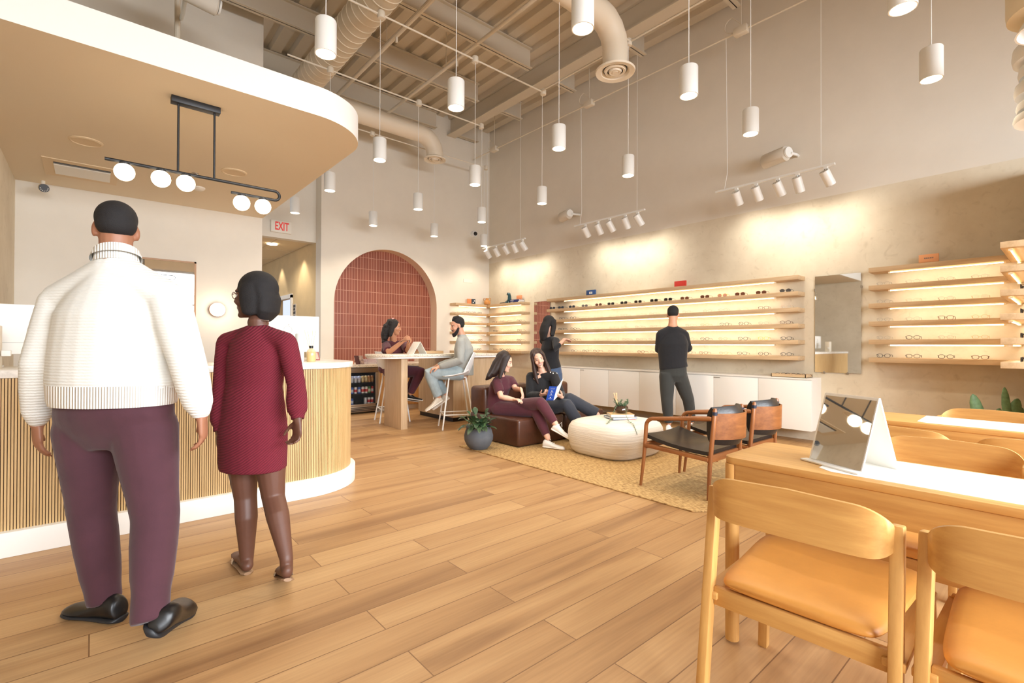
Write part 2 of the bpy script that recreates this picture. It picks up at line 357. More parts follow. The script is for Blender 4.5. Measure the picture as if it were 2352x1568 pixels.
# ------------------------------------------------------------------ pendant lamps
t = thing('pendant_lamp', '', 'lamp', (0, 0, 3.3), group='white cylinder pendants')
pw = MB().lathe([(.066, .0), (.075, 0), (.075, .236), (.071, .245), (.012, .245), (.012, .262), (.0035, .265)], seg=28)
pw.f.pop(-2); pw.mi.pop()
pw.build('shade', M_WHITEM, t, smooth=True, local=True)
MB().lathe([(.001, -.001), (.0665, -.001), (.0665, .010), (.001, .012)], seg=24).build('diffuser', M_GLOW, t, smooth=True, local=True)
MB().cyl((0, 0, .26), (0, 0, 1.62), .0035, seg=6).build('cord', M_WHITEM, t, local=True)
l = bpy.data.lights.new('pendant_beam', 'SPOT'); l.energy = 78; l.color = WARM; l.spot_size = math.radians(128); l.spot_blend = .7; l.shadow_soft_size = .06
lo = bpy.data.objects.new('pendant_beam', l); COL.objects.link(lo); lo.parent = t; lo.location = (0, 0, -.01)
PT = tree(t)
PEND = [(1.272, 3.554, 'at upper left, in front of the soffit band'), (2.44, 3.60, 'left of the duct diffuser, beside the girder end'), (2.46, 2.14, 'at top centre in front of the white duct elbow'),
        (3.80, 2.13, 'right of the duct elbow, highest of the free-hanging right group'), (3.815, .70, 'cut by the top edge at upper right'), (5.0, .74, 'rightmost, hanging before the painted wall'),
        (4.95, 2.11, 'above the nearest track light'), (3.78, 3.62, 'below the girder, above the seated women'), (5.03, 3.63, 'above and between the two nearer track lights'),
        (2.48, 5.2, 'in front of the small diffuser duct, beside the soffit corner'), (3.81, 5.17, 'next to the corner, at the end of the girder'), (5.07, 5.2, 'in front of the far end of the right wall'),
        (2.46, 6.69, 'just right of the soffit tip'), (3.84, 6.70, 'above the top of the arch'), (2.46, 8.2, 'above the red exit sign'),
        (3.77, 8.15, 'left over the tiled arch, smallest there'), (5.04, 8.17, 'above the right shoulder of the arch'), (5.06, 6.67, 'left of the room corner, above the camera dome'), (6.33, 8.26, 'behind the end of the far track light')]
for i, (x, y, w_) in enumerate(PEND):
    lab = 'white cylinder pendant lamp '+w_
    if i == 0: t.location = (x, y, 3.3); t['label'] = lab
    else: dup(PT, (x, y, 3.3), label=lab)
def conduit(label, pts, boxes, r=.011):
    t = thing('conduit', label, 'conduit', pts[0]); MB().tube(pts, r, 8).build('pipe', M_PIPE, t)
    for b in boxes:
        MB().lathe([(.02, .038), (.04, .038), (.045, .026), (.045, -.03), (.04, -.042), (.01, -.046)], b, 14).build('junction_box', M_PIPE, t, smooth=True)
ZC = 4.96
conduit('cream conduit with round boxes carrying the pendants by the soffit tip', [(1.6, 5.18, ZC), (5.07, 5.18, ZC)], [(2.48, 5.18, ZC), (3.81, 5.18, ZC), (5.07, 5.18, ZC)])
conduit('cream conduit with round boxes above the arch pendants', [(1.9, 6.69, ZC), (5.06, 6.69, ZC)], [(2.46, 6.69, ZC), (3.84, 6.69, ZC), (5.06, 6.69, ZC)])
conduit('farthest cream conduit, along the far wall', [(1.9, 8.2, ZC), (6.33, 8.2, ZC)], [(2.46, 8.2, ZC), (3.77, 8.2, ZC), (5.04, 8.2, ZC), (6.33, 8.2, ZC)])
conduit('cream conduit along the girder with boxes for three pendants', [(5.03, .4, ZC), (5.03, 5.18, ZC)], [(5.03, .74, ZC), (4.98, 2.11, ZC), (5.03, 3.63, ZC)])
conduit('cream conduit above the top centre pendants', [(1.2, 3.6, ZC), (5.03, 3.6, ZC)], [(1.27, 3.56, ZC), (2.44, 3.6, ZC), (3.78, 3.6, ZC)])
conduit('cream conduit near the camera, above the picture', [(2.2, 2.13, ZC), (5.0, 2.13, ZC)], [(2.46, 2.13, ZC), (3.8, 2.13, ZC)])
conduit('cream conduit above the picture at top right', [(3.6, .72, ZC), (5.1, .72, ZC)], [(3.815, .72, ZC)])
t = thing('conduit', 'long cream conduit beside the painted right wall, feeding the track lights', 'conduit', (6.4, 1, 5.31))
MB().tube([(6.4, -1, 5.31), (6.4, 8.75, 5.31)], .012, 8).build('pipe', M_PIPE, t)
for y in (2.85, 5.42, 8.0):
    MB().box(6.35, 6.45, y-.09, y+.09, 5.26, 5.36).build('junction_box', M_PIPE, t, bevel=.015)
    MB().tube([(6.4, y, 5.36), (6.4, y, 6.05)], .006, 6).build('hanger', M_PIPE, t)
    MB().tube([(6.4, y+.12, 5.3)]+[(6.4, y+.12+.1*math.sin(a*PI/6), 5.42-.1*math.cos(a*PI/6)+.02) for a in range(0, 7)]+[(6.4, y-.0, 5.4)], .006, 6).build('cable_loop', M_PIPE, t)
for lab, x, z, r in (('cream sprinkler pipe left of the soffit tip, running to the camera', 3.15, 5.45, .032), ('thin cream sprinkler pipe over the middle of the room', 4.15, 5.5, .026)):
    t = thing('sprinkler_pipe', lab, 'pipe', (x, 4, z)); MB().tube([(x, -3, z), (x, 8.78, z)], r, 10).build('pipe', M_PIPE, t)
    for y in (3.2, 6.1):
        MB().cyl((x, y, z), (x, y, z-.1), .018, seg=8).build('sprinkler_head', M_PIPE, t)
        MB().tube([(x, y+.3, z+r), (x, y+.3, 6.05)], .006, 6).build('hanger', M_PIPE, t)

# ------------------------------------------------------------------ ducts
M_DUCT = mat('painted_duct', (216, 203, 180), .5)
def ribbed(pts_along, r, gap=.15):
    pts, rs = [], []
    a, b = V(pts_along[0]), V(pts_along[1]); n = int((b-a).length/gap); d = (b-a).normalized()
    for i in range(n):
        p = a+d*gap*i; pts += [p, p+d*(gap-.022), p+d*(gap-.016), p+d*(gap-.006)]; rs += [r, r, r+.007, r+.007]
    return pts+[b], rs+[r]
t = thing('air_duct', 'large round spiral air duct with ring seams, coming out above the soffit', 'duct', (2.5, 5, 5.25))
pts, rs = ribbed([(2.5, -2.5, 5.25), (2.5, 9.1, 5.25)], .20, .14)
MB().tube(pts, rs, 32, side=(0, 0, 1)).build('duct_pipe', M_DUCT, t, smooth=True)
def elbow_duct(label, x0, xe, y, zt, zb, r, rd):
    t = thing('air_duct', label, 'duct', (xe, y, zb)); R = .32
    pts = [(x0, y, zt), (xe-R, y, zt)]+[(xe-R+R*math.sin(a), y, zt-R*(1-math.cos(a))) for a in [PI/2*i/8 for i in range(1, 9)]]+[(xe, y, zb+.02)]
    MB().tube(pts, [r]*2+[r+(.004 if i % 2 else 0) for i in range(8)]+[r*.96], 28, side=(0, 1, 0)).build('duct_pipe', mat('white_duct', (228, 216, 196), .5), t, smooth=True)
    MB().lathe([(r*.9, .05), (rd*.8, .02), (rd, .0), (rd*.97, -.02), (rd*.72, -.012), (rd*.62, .02)], (xe, y, zb), 32).build('diffuser_collar', mat('diffuser', (230, 219, 200), .5), t, smooth=True)
    MB().lathe([(.01, .012), (rd*.6, .012), (rd*.6, .016), (.01, .017)], (xe, y, zb), 24).build('diffuser_throat', M_BLACKP, t)
    for k, (a, dz) in enumerate(((.56, -.012), (.34, -.022))):
        MB().lathe([(rd*a, dz+.02), (rd*(a-.05), dz), (rd*(a-.17), dz+.004), (rd*(a-.15), dz+.02)], (xe, y, zb), 28).build('diffuser_ring', MATS['diffuser'], t, smooth=True)
    MB().lathe([(.005, -.02), (rd*.15, -.022), (rd*.17, -.01), (.005, -.008)], (xe, y, zb), 20).build('diffuser_cone', MATS['diffuser'], t, smooth=True)
elbow_duct('white round duct bending down to a ceiling diffuser at top centre', 2.3, 4.70, 3.58, 5.02, 4.46, .148, .235)
elbow_duct('cream round duct bending down to a small diffuser near the far corner', 1.9, 4.88, 7.9, 5.09, 4.69, .155, .21)

# ------------------------------------------------------------------ track lights
def track(label, y0, y1, heads, aims, where):
    t = thing('track_light', label, 'track light', (6.4, (y0+y1)/2, 3.27))
    MB().box(6.382, 6.418, y0, y1, 3.262, 3.286).build('rail', M_WHITEM, t)
    MB().tube([(6.4, y1-.12, 3.286), (6.4, y1-.16, 3.5), (6.4, y1-.14, 5.3)], .004, 6).build('cable', M_WHITEM, t)
    MB().tube([(6.4, y0+.14, 3.286), (6.4, y0+.14, 6.05)], .003, 6).build('hanger_wire', M_WHITEM, t)
    for y, (ay, az) in zip(heads, aims):
        p = V((6.4, y, 3.17)); d = (V((6.92, y+ay, az))-p).normalized()
        MB().box(6.386, 6.414, y-.02, y+.02, 3.235, 3.264).tube([(6.4, y, 3.24), (6.4, y, 3.19), p], .008, 8).build('mount', M_WHITEM, t)
        h = MB(); c = p+d*.045
        h.tube([c-d*.095, c-d*.09, c+d*.085, c+d*.09, c+d*.08], [.048, .053, .053, .05, .047], 22); hd = h.build('lamp_head', M_WHITEM, t, smooth=True)
        s_, u_, _ = frame(d); sc = MB()
        for k in range(6):
            q = c-d*.0945+s_*.038*math.cos(k*PI/3)+u_*.038*math.sin(k*PI/3); sc.cyl(q-d*.003, q, .004, seg=6)
        sc.build('vent_hole', M_BLACKP, hd)
        MB().tube([c+d*.078, c+d*.082], [.046, .046], 20).build('lens', M_GLOW, hd)
        lo = light('track_beam', 'SPOT', c+d*.1, 19, (1, .92, .80), aim=c+d, size=.05, angle=130, blend=1)
AIM = [(-.05, 2.45), (-.12, 2.3), (-.2, 2.35), (-.1, 2.2), (-.25, 2.35)]
track('nearest white five-head track light, before the right wall speaker', 1.79, 3.19, [2.91, 2.66, 2.4, 2.18, 1.88], AIM, '')
track('middle white five-head track light above the long shelves', 4.31, 5.74, [5.5, 5.22, 4.98, 4.67, 4.44], AIM, '')
track('farthest white five-head track light, by the room corner', 7.03, 8.39, [8.24, 7.94, 7.64, 7.36, 7.11], AIM, '')
# ------------------------------------------------------------------ speakers
def speaker(label, c, ax, L_, r):
    t = thing('speaker', label, 'speaker', c); c = V(c); ax = V(ax).normalized(); m = mat('speaker_grille', (222, 216, 204), .7)
    MB().tube([c-ax*L_/2, c-ax*(L_/2-.02), c+ax*(L_/2-.02), c+ax*L_/2], [r*.8, r, r, r*.8], 24, side=(0, 0, 1), flat=.85).build('cabinet', m, t, smooth=True)
    e = c+ax*(L_/2+.005)
    MB().tube([e, e+ax*.02], [r*.75, r*.7], 20).build('end_cap', M_WHITEM, t)
    return t
t = speaker('white wall speaker above the nearest track light', (6.74, 2.56, 3.65), (-.35, -1, .0), .36, .095); MB().tube([(6.70, 2.36, 3.64), (6.80, 2.33, 3.64), (6.92, 2.35, 3.66)], .018, 10).build('bracket', M_WHITEM, t)
t = speaker('white wall speaker above the middle track light', (6.74, 6.28, 3.63), (-.35, -1, .0), .34, .095); MB().tube([(6.70, 6.09, 3.62), (6.80, 6.06, 3.62), (6.92, 6.08, 3.64)], .018, 10).build('bracket', M_WHITEM, t)
t = speaker('white cylinder speaker high on the wall at the top left edge', tuple(P(425, -22, 5.2)), (1, .05, -.10), .62, .105); MB().tube([P(425, 0, 5.25), P(418, 40, 5.6), P(416, 44, 5.9)], .02, 10).build('bracket', M_WHITEM, t)
t = thing('suspension_rod', 'thin white rod rising from the soffit top at upper left', 'rod', (.7, 7.0, 3.23)); MB().tube([(.75, 7.0, 3.23), (.75, 7.0, 6.0)], .03, 10).build('rod', M_PIPE, t)

# ------------------------------------------------------------------ chandelier over the counter
t = thing('linear_chandelier', 'black bar chandelier with five glowing globes over the reception counter', 'chandelier', (.59, 4.3, 3.0)); Yc = 4.3
MB().box(.425, .735, Yc-.035, Yc+.035, 2.955, 3.0).build('ceiling_plate', M_BLACK, t, bevel=.002)
for x in (.471, .70): MB().cyl((x, Yc, 2.96), (x, Yc, 2.45), .0075, seg=10).build('drop_rod', M_BLACK, t)
u = [(.058, Yc, 2.452), (1.13, Yc, 2.452)]+[(1.13+.037*math.sin(a), Yc, 2.415+.037*math.cos(a)) for a in [PI*i/10 for i in range(1, 10)]]+[(1.13, Yc, 2.378), (.815, Yc, 2.378)]
MB().tube(u, .0115, 10, side=(0, 1, 0)).build('bent_bar', M_BLACK, t, smooth=True)
for x, z in ((.164, 2.452), (.37, 2.452), (.52, 2.452), (.889, 2.378), (1.043, 2.378)):
    g = MB().ball((x, Yc, z-.011-.058), .06, seg=24, rg=14).build('globe', M_GLOBE, t, smooth=True)
    MB().cyl((x, Yc, z-.004), (x, Yc, z-.02), .03, seg=16).build('globe_cap', M_BLACK, g)
    lo = light('globe_light', 'POINT', (x, Yc, z-.07), 5.5, (1, .82, .58), size=.062)
# recessed speakers, vent, sensor, camera on the soffit
for i, (x, y, lab) in enumerate(((-.05, 5.77, 'round flush ceiling speaker left of the chandelier plate'), (1.12, 5.77, 'round flush ceiling speaker right of the chandelier rods'))):
    t = thing('ceiling_speaker', lab, 'ceiling speaker', (x, y, 3)); MB().lathe([(.12, 0), (.12, -.006), (.105, -.012), (.10, -.006), (.01, -.005)], (x, y, 3.0), 28).build('grille', mat('soffit_fitting', (226, 205, 172), .7), t, smooth=True)
t = thing('smoke_detector', 'small white detector disc behind the chandelier globes', 'detector', (.92, 6.62, 3)); MB().lathe([(.07, 0), (.07, -.012), (.05, -.03), (.01, -.032)], (.92, 6.62, 3), 20).build('body', mat('white_plastic', (232, 226, 214), .5), t, smooth=True)
t = thing('sprinkler', 'small concealed sprinkler head beside the chandelier bar', 'sprinkler', (.82, 6.1, 3)); MB().lathe([(.035, 0), (.035, -.006), (.012, -.01), (.012, -.03), (.02, -.034), (.005, -.036)], (.82, 6.1, 3), 14).build('head', M_STEEL, t, smooth=True)
t = thing('air_vent', 'rectangular slot air vent in the soffit at left', 'vent', (-.08, 6.8, 3))
w = MB(); w.box(-.38, .2, 6.5, 7.14, 2.992, 3.0); w.build('frame', MATS['soffit_fitting'], t)
MB().box(-.30, .14, 6.60, 6.64, 2.986, 2.993).build('slot', M_BLACKP, t); MB().box(-.30, .14, 6.66, 7.02, 2.982, 2.993).build('damper', M_WHITE, t)
t = thing('security_camera', 'black-faced security camera on the soffit by the left wall', 'camera', (-.40, 7.35, 2.9))
c = V((-.40, 7.28, 2.87)); d = V((.15, -1, -.25)).normalized()
MB().tube([(-.42, 7.5, 3.0), (-.42, 7.48, 2.93), c-d*.06], .018, 10).build('bracket', MATS['white_plastic'], t)
MB().tube([c-d*.1, c], .042, 18).build('housing', MATS['white_plastic'], t); f_ = MB().tube([c, c+d*.012], [.044, .042], 18).build('face', M_BLACKP, t)
w = MB(); s_, u_, _ = frame(d)
for k in range(7): w.ball(c+d*.012+s_*.03*math.cos(PI+k*PI/6)-u_*-.03*math.sin(PI+k*PI/6), .005, seg=6, rg=4)
w.build('infrared_light', M_WHITE, f_)
t = thing('dome_camera', 'small white dome camera high on the far wall near the corner', 'camera', (6.467, 8.80, 3.672)); MB().tube([(6.467, 8.83, 3.672), (6.467, 8.77, 3.672)], [.075, .065], 20).build('base', M_WHITEM, t); MB().ball((6.475, 8.765, 3.672), .045, seg=16, rg=8).build('lens_dome', M_BLACKP, t, smooth=True)
t = thing('wall_plate', 'small cream blank wall plate on the far wall above the corner shelves', 'wall plate', (6.319, 8.83, 2.607)); MB().box(6.2, 6.44, 8.822, 8.83, 2.57, 2.645).build('plate', mat('cream_plate', (236, 228, 214), .6), t)
# exit sign
t = thing('exit_sign', 'white exit sign with red letters above the hallway', 'sign', (2.49, 9.1, 3.235))
MB().box(2.325, 2.66, 9.05, 9.1, 3.135, 3.34).build('housing', MATS['white_plastic'], t, bevel=.004)
text('EXIT', 'lettering', .20, mat('exit_red', (200, 40, 34), .4, emit=.35, ecol=(220, 44, 30)), (2.50, 9.049, 3.238), axes((1, 0, 0), (0, 0, 1)), t, sx=.56, bold=.004)
t = thing('downlight', 'glowing round downlight in the hallway ceiling', 'downlight', (2.545, 9.83, 3.06)); MB().lathe([(.09, 0), (.09, -.006), (.01, -.008)], (2.545, 9.83, 3.06), 24).build('lens', M_GLOW, t)
light('hall_beam', 'SPOT', (2.545, 9.83, 3.04), 60, WARM, aim=(2.545, 9.83, 0), size=.08, angle=140)
light('hall_wash', 'SPOT', (2.9, 9.75, 3.03), 26, WARM, aim=(3.1, 9.75, 0), size=.04, angle=75, blend=.5)
light('hall_wash', 'SPOT', (2.9, 11.2, 3.03), 30, WARM, aim=(3.1, 11.2, 0), size=.04, angle=75, blend=.5)
t = thing('door_sign', 'black and white wall sign beside the hallway door', 'sign', (3.1, 10.28, 1.86)); MB().box(3.085, 3.1, 10.2, 10.36, 1.66, 2.0).build('panel', mat('sign_grey', (200, 190, 176), .6), t)
w = MB()
for k, (z0, z1) in enumerate(((1.93, 1.98), (1.87, 1.915), (1.80, 1.85), (1.71, 1.77))): w.box(3.081, 3.086, 10.215+.02*(k % 2), 10.345, z0, z1)
w.build('print', M_BLACKP, t)
t = thing('room_sign', 'small black plaque inside the hallway doorway', 'sign', (3.28, 10.9, 1.85)); MB().box(3.285, 3.302, 10.54, 10.64, 1.72, 1.95).build('plaque', M_BLACKP, t)
# sconce and framed mirror on the reception back wall
t = thing('wall_sconce', 'glowing round disc wall sconce between the walking pair', 'wall lamp', (1.285, 7.62, 1.657))
MB().tube([(1.285, 7.64, 1.657), (1.285, 7.60, 1.657)], [.095, .095], 28).build('backplate', mat('sconce_wood', (170, 120, 76), .5), t); MB().tube([(1.285, 7.60, 1.657), (1.285, 7.57, 1.657), (1.285, 7.56, 1.657)], [.09, .09, .08], 28).build('diffuser', M_GLOBE, t, smooth=True)
light('sconce_light', 'POINT', (1.285, 7.50, 1.657), 5, (1, .8, .58), size=.08)
t = thing('framed_mirror', 'tall wood framed mirror on the reception back wall behind the man in white', 'mirror', (.62, 7.62, 1.6))
MB().box(.21, 1.03, 7.612, 7.622, 1.0, 2.26).build('mirror_glass', M_MIRROR, t)
w = MB(); w.box(.19, .212, 7.605, 7.64, .98, 2.275); w.box(1.02, 1.042, 7.605, 7.64, .98, 2.275); w.box(.19, 1.042, 7.605, 7.64, 2.255, 2.275); w.box(.19, 1.042, 7.605, 7.64, .98, 1.0)
w.build('frame', mat('mirror_frame', (176, 136, 98), .5), t)
# tiered shade entering the picture at the top right
t = thing('tiered_shade', 'white ruffled tiered fabric lampshade at the upper right edge', 'lampshade', tuple(P(2440, 190, 3.2))); c = P(2440, 190, 3.2); m = mat('pleated_fabric', (236, 234, 226), .8)
for k, (dz, r, h) in enumerate(((.33, .235, .14), (.22, .205, .105), (.10, .225, .11), (.0, .215, .075), (-.08, .23, .07))):
    MB().lathe([(r*.85, dz+h*.95-.14), (r*.97, dz+h*.7-.14), (r, dz+h*.3-.14), (r*.97, dz-.14), (r*.8, dz+.01-.14)], c, 40).build('tier', m, t, smooth=True)
MB().cyl(c+V((0, 0, .3)), c+V((0, 0, 3.4)), .006, seg=6).build('cord', M_WHITEM, t)
c = P(2440, 0, 2.9)
t = thing('wall_bracket_lamp', 'cream lampshade cut by the top right corner of the picture', 'lampshade', tuple(c)); MB().lathe([(.2, .2), (.24, .15), (.24, .0), (.235, -.045), (.2, -.05)], c, 32).build('shade', mat('cream_shade', (228, 214, 184), .8), t, smooth=True)
MB().lathe([(.15, -.05), (.20, -.15), (.19, -.15), (.14, -.05)], c, 32).build('lower_shade', m, t, smooth=True); MB().cyl(c+V((0, 0, .2)), c+V((0, 0, 2.6)), .006, seg=6).build('cord', M_WHITEM, t)
# ------------------------------------------------------------------ wall shelves
ZB = [2.084, 1.882, 1.678, 1.475, 1.270, 1.066]; TH = .053
ORD = ['top', 'second', 'third', 'fourth', 'fifth', 'bottom']
LSTRIP = []
def shelf(label, box, axis, strip, group):
    x0, x1, y0, y1, z1 = box
    t = thing('shelf', label, 'shelf', (x0, y0, z1), group=group)
    MB().box(x0, x1, y0, y1, z1-TH, z1).build('board', M_OAKY if axis == 'y' else M_OAKX, t, bevel=.002)
    if strip:
        a, b = V(strip[0]), V(strip[1]); z = z1-TH-.012; a.z = b.z = z; d = (b-a).normalized()
        MB().tube([a, b], .0055, 8).build('light_strip', M_STRIP, t)
        w = MB()
        for e in (a, b): w.bar(e-d*.008, e+d*.008, .016, .026, (0, 0, 1))
        w.build('strip_clip', M_LEDCLIP, t)
        L_ = (b-a).length; n = max(1, round(L_/1.0))
        l = bpy.data.lights.new('strip_light', 'AREA'); l.shape = 'RECTANGLE'; l.size = L_; l.size_y = .02; l.energy = 1.35*L_; l.color = (1, .91, .76)
        o = bpy.data.objects.new('strip_light', l); COL.objects.link(o); c = (a+b)/2; nrm = V((1, 0, -.9)) if axis == 'y' else V((0, 1, -.9))
        if axis == 'w': nrm = V((0, -1, -.9))
        nrm.normalize(); o.matrix_world = Matrix.Translation(c+nrm*.012-V((0, 0, .004))) @ Matrix((d, (-nrm).cross(d), -nrm)).transposed().to_4x4()
for i, z in enumerate(ZB):
    st = i < 5
    shelf(f'{ORD[i]} oak shelf board of the long wall display', (6.685, XR, 2.27, 6.72, z), 'y', ((6.74, 2.56, 0), (6.74, 6.3, 0)) if st else None, 'long display shelves')
    shelf(f'{ORD[i]} oak shelf board of the display right of the wall mirror', (6.685, XR, .42, 1.54, z), 'y', ((6.74, .45, 0), (6.74, 1.36, 0)) if st else None, 'right display shelves')
    shelf(f'{ORD[i]} oak shelf board of the wing jutting in at the right edge', (5.83, XR, .18, .418, z), 'w', ((5.9, .36, 0), (6.88, .36, 0)) if st else None, 'wing shelves')
    shelf(f'{ORD[i]} oak corner shelf board on the far wall side', (5.845, XR, 8.595, YF, z), 'x', ((5.95, 8.65, 0), (6.7, 8.65, 0)) if st else None, 'corner shelves')
    shelf(f'{ORD[i]} oak corner shelf board on the right wall side', (6.685, XR, 7.448, 8.59, z), 'y', ((6.74, 7.5, 0), (6.74, 8.55, 0)) if st else None, 'corner shelves')
struct(MB().box(5.95, XR, .02, .18, 0, 2.9), 'wall_partition', M_STUCCO)
# wall mirrors
t = thing('wall_mirror', 'tall frameless wall mirror between the long display and the right display', 'mirror', (XR, 1.907, 1.47))
MB().box(6.905, 6.915, 1.664, 2.149, .868, 2.068).build('mirror_glass', M_MIRROR, t)
w = MB()
for y, z in ((1.66, 1.9), (2.153, 1.9), (1.8, .865), (2.05, .865)): w.box(6.898, XR, y-.008, y+.008, z-.015, z+.015)
w.build('mirror_clip', M_STEEL, t)
t = thing('wall_mirror', 'narrow tall wall mirror reflecting terracotta tile, left of the long display', 'mirror', (XR, 7.05, 1.47))
MB().box(6.905, 6.915, 6.84, 7.303, .868, 2.075).build('mirror_glass', M_MIRROR, t)
# ------------------------------------------------------------------ eyewear
def rim(w_, h_, sq, c, n=28):
    r = []
    for i in range(n):
        a = 2*PI*i/n; ca, sa = math.cos(a), math.sin(a)
        k = (abs(ca)**sq+abs(sa)**sq)**(-1/sq)
        r.append(V((0, c+ca*k*w_/2, h_/2+sa*k*h_/2*(1 if sa > 0 else .95))))
    return r
def eyewear(kind, fr, lens, sq, thick, w_=.050, h_=.040):
    """facing -X, standing on its lower rims, temples to +X"""
    t = thing('eyeglasses' if lens is None else 'sunglasses', '', 'eyeglasses' if lens is None else 'sunglasses')
    f = MB(); z0 = .002
    for s in (-1, 1): f.tube([p+V((0, 0, z0)) for p in rim(w_, h_, sq, s*(w_/2+.009))], thick, 6, closed=True)
    f.tube([(0, -.010, h_*.66), (-.004, 0, h_*.72), (0, .010, h_*.66)], thick*1.1, 6)
    for s in (-1, 1): f.tube([(0, s*(w_+.007), h_*.74), (.002, s*(w_+.014), h_*.80), (.01, s*(w_+.016), h_*.80)], thick*1.25, 6)
    f.build('frame_front', fr, t, local=True, smooth=True)
    for s in (-1, 1):
        p = rim(w_-.002, h_-.002, sq, s*(w_/2+.009)); q = MB()
        q.rings([[a+V((-.0008, 0, z0)) for a in p], [a+V((.0008, 0, z0)) for a in p]]); q.build('lens', lens or M_LENS, t, local=True)
        MB().tube([(.01, s*(w_+.016), h_*.80), (.09, s*(w_+.015), h_*.78), (.115, s*(w_+.013), h_*.6), (.135, s*(w_+.012), h_*.22)], [(thick*.9, thick*.9)]*4, 6).build('temple', fr, t, local=True, smooth=True)
    return tree(t)
M_LENS = mat('clear_lens', (250, 250, 245), .05, alpha=.05, spec=.3)
EC = {'black': (24, 22, 22), 'tortoiseshell': (92, 54, 28), 'gold': (196, 150, 70), 'silver': (150, 142, 130), 'clear': (222, 196, 160), 'yellow': (222, 186, 60), 'brown': (96, 62, 40), 'dark grey': (58, 54, 52)}
EM = {k: mat('frame_'+k.replace(' ', '_'), v, .3, metal=.8 if k in ('gold', 'silver') else 0) for k, v in EC.items()}
LM = {k: mat('tint_'+k, v, .08, alpha=a, spec=.6) for k, v, a in (('black', (22, 20, 20), .96), ('brown', (92, 50, 30), .88), ('pink', (178, 128, 112), .8), ('grey', (90, 86, 84), .85))}
PROT = {}
def proto(key):
    if key in PROT: return PROT[key], False
    k, col, shp = key
    sq = {'round': 2, 'square': 3.6, 'soft': 2.6}[shp]; th = {'gold': .0012, 'silver': .0012, 'clear': .0016}.get(col, .0024)
    if k == 'sun': PROT[key] = eyewear('sun', EM['black' if col == 'black' else 'dark grey' if col == 'grey' else 'brown' if col == 'brown' else 'gold'], LM[col], sq, .0024, .054, .046)
    else: PROT[key] = eyewear('clear', EM[col], None, sq, th)
    return PROT[key], True
def put(key, loc, rz, label, group):
    tr, new = proto(key)
    if new: o = tr[0]; o.location = loc; o.rotation_euler = (0, 0, rz); o['label'] = label; o['group'] = group
    else: dup(tr, loc, rz, label, group)
NTH = ['first', 'second', 'third', 'fourth', 'fifth', 'sixth', 'seventh', 'eighth', 'ninth', 'tenth', 'eleventh', 'twelfth', 'thirteenth', 'fourteenth', 'fifteenth', 'sixteenth']
A = [[6.65, 6.42, 6.14, 5.83, 5.51, 5.24, 4.97, 4.69, 4.39, 4.14, 3.86, 3.54, 3.28, 3.03, 2.75, 2.45],
     [6.4, 6.11, 5.83, 5.55, 5.21, 4.97, 4.65, 4.41, 4.1, 3.83, 3.5, 3.27, 3.0, 2.72, 2.44], [6.42, 6.1, 5.83, 5.55, 5.21, 4.96, 4.68, 4.4, 4.08, 3.78, 3.54, 3.25, 2.98, 2.72, 2.45],
     [6.32, 6.07, 5.55, 5.26, 4.93, 4.66, 4.42, 4.05, 3.77, 3.54, 3.27, 2.99, 2.72, 2.44], [6.08, 5.81, 5.56, 5.23, 4.92, 4.63, 4.39, 4.06, 3.8, 3.56, 3.26, 3.0, 2.72, 2.44]]
KA = [['sb', 'sb', 'sb', 'sg', 'sr', 'sb', 'sb', 'sb', 'sb', 'sb', 'sr', 'sr', 'sp', 'sr', 'sr', 'sg'], 'k k c c c s c s c s s s c b c'.split(), 'k k c c c c s s c s g k k s t'.split(), 'k t c c s s s s s k g k y k'.split(), 'k k t s s t s c t t g d k'.split()+['k']]
KEY = {'sb': ('sun', 'black', 'square'), 'sg': ('sun', 'grey', 'round'), 'sr': ('sun', 'brown', 'soft'), 'sp': ('sun', 'pink', 'round'), 'k': ('clear', 'black', 'soft'), 'c': ('clear', 'clear', 'soft'), 's': ('clear', 'silver', 'round'), 'b': ('clear', 'brown', 'square'), 'g': ('clear', 'gold', 'round'), 't': ('clear', 'tortoiseshell', 'soft'), 'y': ('clear', 'yellow', 'square'), 'd': ('clear', 'dark grey', 'square')}
LK = {'sb': 'black sunglasses', 'sg': 'grey round sunglasses', 'sr': 'brown sunglasses', 'sp': 'pink round sunglasses', 'k': 'black eyeglasses', 'c': 'pale clear eyeglasses', 's': 'thin silver eyeglasses', 'b': 'brown square eyeglasses', 'g': 'thin gold eyeglasses', 't': 'tortoiseshell eyeglasses', 'y': 'yellow square eyeglasses', 'd': 'dark grey square eyeglasses'}
for r in range(5):
    for i, (y, k) in enumerate(zip(A[r], KA[r])):
        put(KEY[k], (6.775, y, ZB[r+1]), .14+random.uniform(-.05, .05), f'{LK[k]}, {NTH[i]} from left on the {ORD[r+1]} board of the long display', 'eyewear on the long display')
KB = [list('ssss'), list('scsc'), list('ssbg'), list('sksg'), list('kkkt')]
for r in range(5):
    for i, y in enumerate((1.42, 1.16, .89, .63)):
        put(KEY[KB[r][i]], (6.775, y, ZB[r+1]), .05+random.uniform(-.05, .05), f'{LK[KB[r][i]]}, {NTH[i]} from left on the {ORD[r+1]} board of the right display', 'eyewear on the right display')
CF = [[5.97, 6.11, 6.25, 6.39, 6.56], [6.02, 6.3, 6.58], [6.05, 6.3, 6.56], [6.1, 6.35, 6.58], [6.05, 6.3, 6.55]]; KF = [list('cskkk'), list('sss'), list('css'), list('sst'), list('ksk')]
CR = [[8.03], [8.44, 8.18, 7.93, 7.62], [8.42, 8.18, 7.93, 7.61], [8.32, 8.08, 7.86, 7.62], [8.42, 8.20, 7.96, 7.64]]; KR = [list('c'), list('ttsk'), list('kcst'), list('ccck'), list('tktc')]
